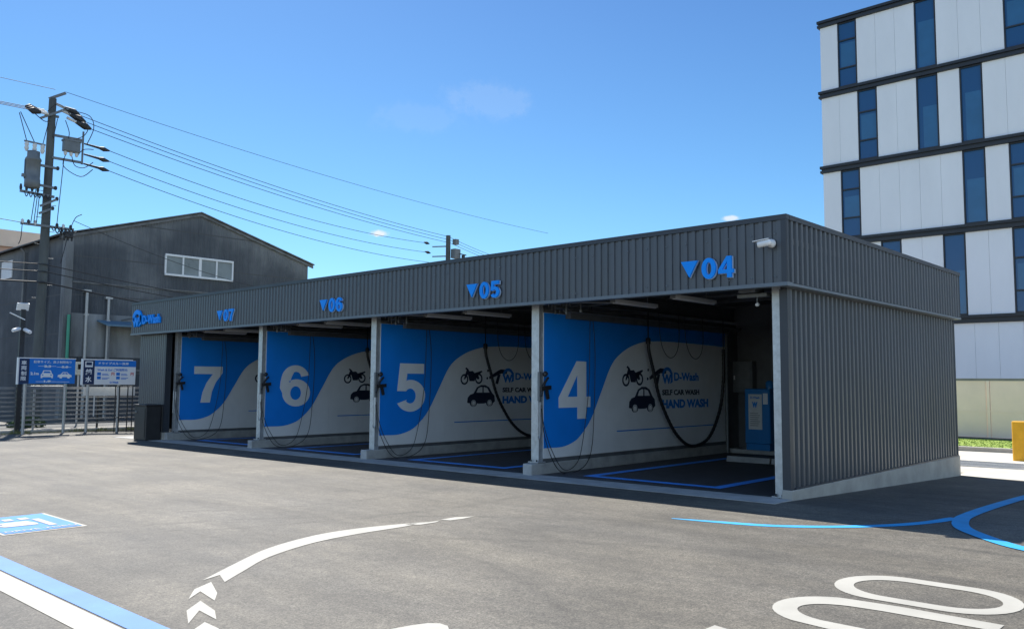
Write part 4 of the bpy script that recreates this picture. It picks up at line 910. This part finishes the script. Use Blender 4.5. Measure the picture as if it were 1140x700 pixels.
for k, ch in enumerate('車両制限'): vs, fs = text(ch, -1.73, 1.97-k*.165, .15, .13, .004, .02); m.framed(vs, fs, SF(SX+.006, 0, 0))
m.build('lettering', M['board_white'], bd)
for y in (-1.58, -.40):
    m = MB(); m.tube([(SX-.05, y, -.24), (SX-.05, y, 1.378)], .045, 12); m.build('leg', M['alu'], t)
m = MB(); m.tube([(SX-.05, -1.58, 1.30), (SX-.05, -.40, 1.30)], .018, 8); m.build('rail', M['alu'], t)
# second board: how to use
t = thing('wash_guide_sign', 'white and blue wash guide board with a navy side band near the car wash', 'sign', (SX, .98, -.2), 'sign boards by the fence')
m = MB(); m.box(SX-.09, SX, .12, 1.83, 1.35, 2.165, .01); bd = m.build('board', M['board_white'], t)
m = MB(); m.box(SX-.11, SX+.006, .11, 1.72, 2.167, 2.20); m.box(SX-.11, SX+.006, .08, .118, 1.34, 2.20); m.build('edge', M['whiteplastic'], t)  # white again stands for sunlight on the aluminium edge
m = MB(); m.box(SX+.001, SX+.004, .12, .47, 1.36, 2.16); m.build('side_band', M['board_navy'], bd)
m = MB(); m.box(SX+.001, SX+.004, .473, 1.83, 1.955, 2.16); m.build('header_band', M['board_blue'], bd)
m = MB()
for a in (('ドライブスルー洗車', .60, 2.02, .98, .085, .02),): vs, fs = text(a[0], a[1], a[2], a[3], a[4], .004, a[5]); m.framed(vs, fs, SF(SX+.004, 0, 0))
for ch, z, h in (('純', 1.67, .20), ('水', 1.43, .20)): vs, fs = text(ch, .19, z, .20, h, .004, .03); m.framed(vs, fs, SF(SX+.004, 0, 0))
m.framed(*flat([[(.17, 1.93), (.41, 1.93), (.41, 2.12), (.17, 2.12)], [(.20, 1.99), (.38, 1.99), (.38, 2.09), (.20, 2.09)]], .004), SF(SX+.004, 0, 0)); m.build('white_lettering', M['board_white'], bd)
m = MB(); fr = SF(SX+.001, 0, 0)
vs, fs = text('Wash & Go! ご利用案内', .56, 1.80, .98, .095, .004, .02); m.framed(vs, fs, fr)
for y in (.56, 1.18):
    for z in (1.66, 1.53): m.framed(*flat([[(y, z), (y+.12, z), (y+.12, z+.10), (y, z+.10)]], .004), fr)
for y in (.72, 1.34):
    for z in (1.70, 1.66, 1.57, 1.53): m.framed(*flat([[(y, z), (y+.24+.06*math.sin(z*40), z), (y+.24+.06*math.sin(z*40), z+.018), (y, z+.018)]], .004), fr)
vs, fs = text('D-Wash', .98, 1.40, .28, .06, .004, .04); m.framed(vs, fs, fr); m.build('blue_lettering', M['board_blue'], bd)
m = MB()
for y in (1.02, 1.66): vs, fs = text('円', y, 1.655, .10, .11, .004, .02); m.framed(vs, fs, fr)
m.build('red_lettering', M['board_red'], bd)
for y in (.30, 1.30):
    m = MB(); m.tube([(SX-.05, y, -.24), (SX-.05, y, 1.348)], .045, 12); m.build('leg', M['alu'], t)
m = MB(); m.box(-24.62, -24.60, .26, 1.96, .98, 1.27); m.box(-24.615, -24.605, .6, .64, .3, .98); tag(m.build('notice_strip', M['paper'], None, (-24.6, 1.1, 1.1)), 'long pale notice strip under the white and blue wash guide board', 'notice')
t = thing('guard_stand', 'dark steel frame of four thin legs in front of the wash guide board', 'frame', (-23.6, 1.15, -.2))
for y, x in ((.90, -23.6), (1.03, -23.6), (1.30, -23.6), (1.46, -23.6)):
    m = MB(); m.tube([(x, y, -.2), (x, y, 1.32)], .02, 8); m.build('leg', M['post_dark'], t)
for z in (1.30, .28):
    m = MB(); m.tube([(-23.6, .90, z), (-23.6, 1.46, z)], .016, 8); m.build('rail', M['post_dark'], t)
# lamp and camera post
t = thing('lamp_post', 'dark square post with white floodlight and cameras left of the size limit sign', 'lamp post', (-25.0, -1.55, -.2))
m = MB(); m.box(-25.06, -24.94, -1.62, -1.48, -.2, 3.75); m.build('post', M['post_dark'], t)
m = MB(); m.add([(-24.98+dx, y, 3.72+dz) for dx, dz in ((0, 0), (.10, .22), (.05, .24), (-.05, .02)) for y in (-1.75, -1.40)], [[0, 1, 3, 2], [2, 3, 5, 4], [4, 5, 7, 6], [6, 7, 1, 0], [0, 2, 4, 6], [1, 7, 5, 3]]); m.build('floodlight', M['whiteplastic'], t)
for (y, z, d) in ((-1.66, 3.12, (.5, -.8, -.25)), (-1.50, 3.10, (.8, .3, -.3))):
    m = MB(); d = Vector(d).normalized(); m.lathe(Vector((-24.9, y, z)), [(.04, 0), (.06, .03), (.06, .26), (.05, .28)], 12, d); m.lathe((-24.95, y, z), [(.05, 0), (.05, .06)], 10, (1, 0, 0)); m.build('camera', M['whiteplastic'], t)
m = MB(); m.beam((-24.95, -1.5, 3.42), (-24.9, -1.95, 3.62), .05, .03); m.build('bracket', M['whiteplastic'], t)
m = MB(); m.box(-27.14, -27.0, .88, 1.08, 1.68, 2.14, .01); b_ = m.build('case', M['meter'], thing('meter_box', 'cream electric meter box on a thin pole between the two sign boards', 'meter box', (-27.05, .98, -.2)))
m = MB(); m.box(-26.998, -26.985, .92, 1.04, 1.88, 2.06); m.build('window', M['lens'], b_.parent)
m = MB(); m.tube([(-27.08, .98, -.25), (-27.08, .98, 1.679)], .035, 8); m.build('pole', M['alu'], b_.parent)

# ------------------------------------------------------------------ utility poles and wires
PA = Vector((-25.5, -.87, 0)); PB = Vector((-35.3, 26.5, 0)); PC = Vector((-41.6, 37.2, 0)); PD = Vector((-52.5, 58.5, 0))
t = thing('utility_pole', 'tall grey concrete utility pole with transformer and cross arms behind the signs', 'utility pole', (PA.x, PA.y, -.2), 'utility poles')
m = MB(); m.tube([(PA.x, PA.y-.03, -.3), (PA.x, PA.y-.0, 5), (PA.x, PA.y+.04, 11.0)], [.17, .145, .115], 16); m.build('shaft', M['pole'], t)
def arm(a, b, name='cross_arm', w=.075, mt='greysteel'):
    m = MB(); m.beam(a, b, w, w); return m.build(name, M[mt], t)
arm((PA.x+.0, PA.y-.08, 10.96), (PA.x+.25, PA.y+.36, 11.22)); arm((PA.x+.14, PA.y-.35, 10.20), (PA.x+.14, PA.y+.50, 10.74)); arm((PA.x-.14, PA.y-.14, 10.45), (PA.x-.14, PA.y+.3, 10.45))
arm((PA.x+.13, PA.y+.05, 9.72), (PA.x+.13, .16, 9.74)); arm((PA.x+.13, PA.y+.05, 8.95), (PA.x+.13, .16, 8.96)); arm((PA.x+.13, .15, 8.90), (PA.x+.13, .15, 10.05), 'frame_post', .05)
arm((PA.x+.14, -1.72, 7.66), (PA.x+.14, -.68, 7.62)); arm((PA.x+.14, -1.65, 6.60), (PA.x+.14, -.02, 6.60)); arm((PA.x+.16, -1.10, 7.25), (PA.x+.16, -.58, 7.56)); arm((PA.x+.16, -1.12, 7.0), (PA.x+.16, -.72, 7.22))
arm((PA.x+.14, -1.25, 8.62), (PA.x+.14, -.62, 8.60)); arm((PA.x+.14, -1.2, 7.95), (PA.x+.14, -.66, 7.92))
for k in range(9):
    z = 4.2+k*.45; m = MB(); m.tube([(PA.x, PA.y+(.12 if k % 2 else -.12), z), (PA.x+.02, PA.y+(.30 if k % 2 else -.30), z)], .012, 6); m.build('step', M['greysteel'], t)
m = MB(); m.lathe((PA.x+.10, -1.36, 7.80), [(.12, 0), (.235, .04), (.235, .30), (.225, .31), (.225, .92), (.245, .93), (.245, .98), (.19, 1.06), (.19, 1.24), (.10, 1.27)], 20); m.box(PA.x+.05, PA.x+.15, -1.68, -1.56, 8.15, 8.25); tr = m.build('transformer', M['transformer'], t)
m = MB(); m.beam((PA.x+.10, -1.66, 9.35), (PA.x+.10, -1.02, 9.33), .05, .05); m.build('rack', M['greysteel'], tr)
for y in (-1.58, -1.34, -1.10):
    m = MB(); m.lathe((PA.x+.10, y, 9.32), [(.05, 0), (.075, -.08), (.05, -.12), (.075, -.20), (.05, -.26), (.03, -.30)][::-1], 10); m.build('bushing', M['porcelain'], tr)
m = MB(); m.box(PA.x+.02, PA.x+.26, -.48, .04, 9.25, 9.62, .02); m.box(PA.x+.0, PA.x+.28, -.50, .06, 9.60, 9.66); sw = m.build('switch_box', M['transformer'], t)
for y in (-.40, -.22, -.04):
    m = MB(); m.lathe((PA.x+.14, y, 9.25), [(.05, 0), (.06, -.08), (.03, -.14)][::-1], 8); m.build('bushing', M['porcelain'], sw)
for k in range(4):
    m = MB(); m.lathe((PA.x+.14, -1.70+k*.17, 7.70), [(.035, 0), (.045, .07), (.035, .16), (.02, .2)], 8); m.build('fuse', M['insul'], t)
for k, (y, z) in enumerate(((-1.60, 6.66), (-1.42, 6.66), (-1.22, 6.66), (-.55, 6.66), (-.35, 6.66), (-.12, 6.66))):
    m = MB(); m.lathe((PA.x+.14, y, z), [(.03, -.1), (.05, -.04), (.05, .05), (.02, .09)], 8); m.build('insulator', M['insul'] if k % 2 else M['porcelain'], t)
def sag(a, b, s, n=24):
    a, b = Vector(a), Vector(b); return [a.lerp(b, i/n)-Vector((0, 0, s*4*(i/n)*(1-i/n))) for i in range(n+1)]
# strain insulators, jumpers, drop leads (parts of the pole)
PK = 1.18; camp = Vector((4.8314, -10.5584, 1.5552)); PB0 = t.location.copy(); PB1 = camp+(PB0-camp)*PK
def PT(p): return PB1+(Vector(p)-PB0)*PK              # the pole is drawn 1.18 times too small above, on the street it stands full size
dirB = (PB-PA).normalized(); dirL = Vector((.15, -1, 0)).normalized()
hv = []
for k, (dx, z) in enumerate(((-.1, 10.72), (.0, 10.50), (.1, 10.26))):
    a = Vector((PA.x+.14+dx, PA.y+.12+.16*k, z+.12)); b = a+dirB*.95+Vector((0, 0, -.12))
    m = MB(); m.tube([a, a+(b-a)*.35], .05, 8); m.build('strain_insulator', M['porcelain'], t); m = MB(); m.tube([a+(b-a)*.36, a+(b-a)*.75, b], [.06, .13, .04], 8); m.build('sleeve', M['insul'], t); hv.append(PT(b))
hvl = []
for k, (dx, z) in enumerate(((-.2, 10.58), (.0, 10.48), (.2, 10.38))):
    a = Vector((PA.x+dx, PA.y-.14, z)); b = a+dirL*.62+Vector((0, 0, -.02))
    m = MB(); m.tube([a, a+(b-a)*.4], .045, 8); m.build('strain_insulator', M['porcelain'], t); m = MB(); m.tube([a+(b-a)*.41, a+(b-a)*.8, b], [.06, .12, .04], 8); m.build('sleeve', M['insul'], t); hvl.append(PT(b))
jm = MB()
for pts in ([(PA.x+.1, -1.0, 10.5), (PA.x+.3, -.8, 10.75), (PA.x+.2, -.5, 10.7), (PA.x+.1, -.2, 10.45)], [(PA.x+.1, -1.42, 10.35), (PA.x+.25, -1.15, 10.1), (PA.x+.2, -.95, 10.15)], [(PA.x+.2, -.15, 10.5), (PA.x+.3, .22, 10.25), (PA.x+.25, .15, 9.9), (PA.x+.2, -.15, 9.7)],
            [(PA.x+.1, -.3, 10.7), (PA.x+.3, .25, 10.6), (PA.x+.3, .42, 10.2), (PA.x+.2, .25, 9.6)], [(PA.x+.15, -.45, 10.3), (PA.x+.2, -.33, 9.9), (PA.x+.15, -.35, 9.62)], [(PA.x+.15, -.70, 10.3), (PA.x+.2, -.82, 9.6)],
            [(PA.x+.1, -1.58, 9.33), (PA.x+.1, -1.85, 10.25)], [(PA.x+.1, -1.34, 9.33), (PA.x+.05, -1.80, 10.30)], [(PA.x+.1, -1.10, 9.33), (PA.x+.05, -.95, 10.1)],
            [(PA.x+.16, -.40, 9.12), (PA.x+.2, -.45, 8.7), (PA.x+.2, .1, 8.45), (PA.x+.3, .45, 8.75)], [(PA.x+.16, -.20, 9.12), (PA.x+.2, -.1, 8.8), (PA.x+.2, .2, 8.78), (PA.x+.3, .45, 9.0)], [(PA.x+.16, -.04, 9.12), (PA.x+.2, .15, 9.4), (PA.x+.3, .45, 9.45)],
            [(PA.x+.2, -.46, 8.9), (PA.x+.2, -.58, 6.6)], [(PA.x+.14, -1.25, 7.78), (PA.x+.14, -1.35, 6.66)], [(PA.x+.2, -1.2, 7.75), (PA.x+.2, -1.28, 6.66)], [(PA.x+.2, -1.15, 7.66), (PA.x+.2, -1.2, 6.66)],
            [(PA.x+.2, -.15, 6.6), (PA.x+.2, .0, 7.0), (PA.x+.2, .2, 7.15)], [(PA.x+.2, -.2, 6.5), (PA.x+.25, -.28, 6.1), (PA.x+.2, -.4, 5.4)], [(PA.x+.2, -1.62, 6.6), (PA.x+.2, -1.64, 6.1), (PA.x+.2, -1.7, 5.9)]):
    jm.tube(smooth_path(pts, 5), .014, 6)
jm.build('jumper_leads', M['wire'], t)
jm = MB()
for y in (-.42, -.30, -.18, -.06): jm.tube([(PA.x+.18, y, 6.55), (PA.x+.2, y-.03, 6.2)], .035, 6)
jm.build('cable_joints', M['insul'], t)
for k in range(7):
    y = -.75+.11*k; z = 6.62-.02*(k % 3); jm = MB(); jm.tube(smooth_path([(PA.x+.18, y, z), (PA.x+.3, y+.05, z-.16-.05*(k % 2)), (PA.x+.22, y+.16, z-.05)], 5), .018, 6); jm.build('lead_loop', M['wire'], t)
for k in range(6):
    y = -1.6+.13*k; jm = MB(); jm.tube(smooth_path([(PA.x+.18, y, 7.66), (PA.x+.26, y+.04, 7.48), (PA.x+.2, y+.12, 7.64)], 5), .015, 6); jm.build('lead_loop', M['wire'], t)
for k, (y, z) in enumerate(((-.62, 8.60), (-.66, 7.92), (-.60, 7.56), (-.72, 7.22), (-1.25, 8.62))):
    jm = MB(); jm.lathe((PA.x+.16, y, z), [(.03, -.06), (.055, -.02), (.055, .04), (.03, .07)], 8); jm.build('clamp', M['insul'], t)
jm = MB(); jm.box(PA.x+.10, PA.x+.28, -.32, -.06, 6.30, 6.52, .01); jm.build('splice_case', M['insul'], t)
jm = MB(); jm.lathe((PA.x+.05, -1.36, 8.12), [(.240, 0), (.240, .62)], 20); jm.build('dark_jacket', M['band'], t)
pole_thing = t
# farther poles
def far_pole(P, top, label, arms=True):
    t = thing('utility_pole', label, 'utility pole', (P.x, P.y, -.3), 'utility poles')
    m = MB(); m.tube([(P.x, P.y, -.3), (P.x, P.y, top)], [.20, .15], 12); m.build('shaft', M['pole'], t)
    if arms:
        for z in (top-.75, top-1.4):
            m = MB(); m.beam((P.x-1.15*rt.x*.9, P.y-1.15*rt.y*.9, z), (P.x+.1, P.y, z+.03), .07, .07); m.build('cross_arm', M['greysteel'], t)
        m = MB(); m.box(P.x+.15, P.x+.55, P.y+.1, P.y+.6, top-1.5, top-.9); m.build('switch_box', M['transformer'], t); m = MB(); m.box(P.x+.2, P.x+.5, P.y+.2, P.y+.5, top-.6, top-.25); m.build('fuse_box', M['transformer'], t)
        m = MB(); m.beam((P.x+.2, P.y+.2, top-1.1), (P.x+1.2*rt.x, P.y+1.2*rt.y, top-1.3), .06, .06); m.beam((P.x+1.0*rt.x, P.y+1.0*rt.y, top-1.3), (P.x+1.0*rt.x, P.y+1.0*rt.y, top-1.75), .12, .2); m.build('bracket', M['insul'], t)
    return t
far_pole(PB, 11.05, 'second utility pole showing above the car wash roof with arms and a switch box')
far_pole(PC, 11.65, 'tip of a distant utility pole showing just above the car wash roof', False)
far_pole(PD, 13.0, 'farthest utility pole beyond the car wash roof', False)
def wire(a, b, s, r, label, group):
    m = MB(); m.tube(sag(a, b, s), r, 5); tag(m.build('power_line', M['wire'], None, a), label, 'wire', group)
for k, b in enumerate(hv):
    w_ = ('upper', 'middle', 'lower')[k]
    e1 = PB+Vector((0, .1*k, 10.98-.2*k)); e2 = PC+Vector((0, .1*k, 11.55-.22*k)); e3 = PD+Vector((0, 0, 12.9-.25*k))
    wire(b, e1, .35, .014, '%s of the three high wires running right from the pole top' % w_, 'high wires between the poles')
    wire(e1, e2, .05, .014, '%s short wire from the second pole to the distant pole tip' % w_, 'high wires beyond the second pole')
    wire(e2, e3, .15, .014, '%s wire from the distant pole tip on to the right' % w_, 'high wires beyond the second pole')
for k, b in enumerate(hvl): wire(b, b+Vector((4, -40, -.25+.1*k)), .5, .014, '%s of the three high wires running left from the pole top' % ('upper', 'middle', 'lower')[k], 'high wires to the left of the pole')
for k, (z, ze) in enumerate(((9.62, 10.55), (9.25, 9.92), (8.92, 9.25))):
    a = Vector((PA.x+.2, .18, z)); e1 = Vector((-36.35+.12*k, 25.55, ze)); d = (e1-PT(a)).normalized(); b = a+d*.95
    m = MB(); m.tube([a, a+d*.55, a+d*.72, b], [.03, .045, .085, .025], 8); m.build('strain_insulator', M['insul'], t)
    wire(PT(b), e1, .55, .014, '%s of the three sagging wires from the pole frame to the second pole' % ('upper', 'middle', 'lower')[k], 'lower wires between the poles')
    if k < 2: m = MB(); m.tube([e1-d*.3, e1, e1+d*.3], [.03, .1, .03], 8); tag(m.build('line_insulator', M['insul'], None, e1), ('upper' if k == 0 else 'lower')+' dark insulator on the wire left of the second pole', 'insulator', 'dark insulators by the second pole')
top = PT((PA.x+.25, PA.y+.36, 11.25)); wire(top, PB+Vector((3.5, 6.0, 11.6)), .4, .010, 'thin topmost wire running right from the tip of the pole', None); wire(top+Vector((0, -.4, .0)), Vector((-29, -40, 13.2)), .4, .010, 'thin topmost wire running left from the tip of the pole', None)
for k, (z0, z1, r) in enumerate(((5.32, 5.2, .02), (5.08, 4.9, .02), (4.72, 4.2, .035))):
    wire(PT((PA.x+.18, PA.y, z0)), PB+Vector((0, 0, z1)), .5, r, '%s cable crossing the old workshop to the right of the pole' % ('upper thin', 'lower thin', 'thick black')[k], 'low cables across the workshop')
    wire(PT((PA.x+.18, PA.y, z0)), (-28, -45, z0+.6), .5, r, '%s cable leaving the pole to the left' % ('upper thin', 'lower thin', 'thick black')[k], 'low cables left of the pole')
wire(PT((PA.x+.2, -.05, 6.9)), (-36.2, 20, 6.2), .7, .012, 'service wire from the lower arm toward the workshop ridge', None)
wire(PT((PA.x+.15, -1.6, 6.62)), (-29.5, -20, 11), .7, .014, 'service wire rising left from the lower arm', None)

pole_thing.location = PB1; pole_thing.scale = (PK, PK, PK)
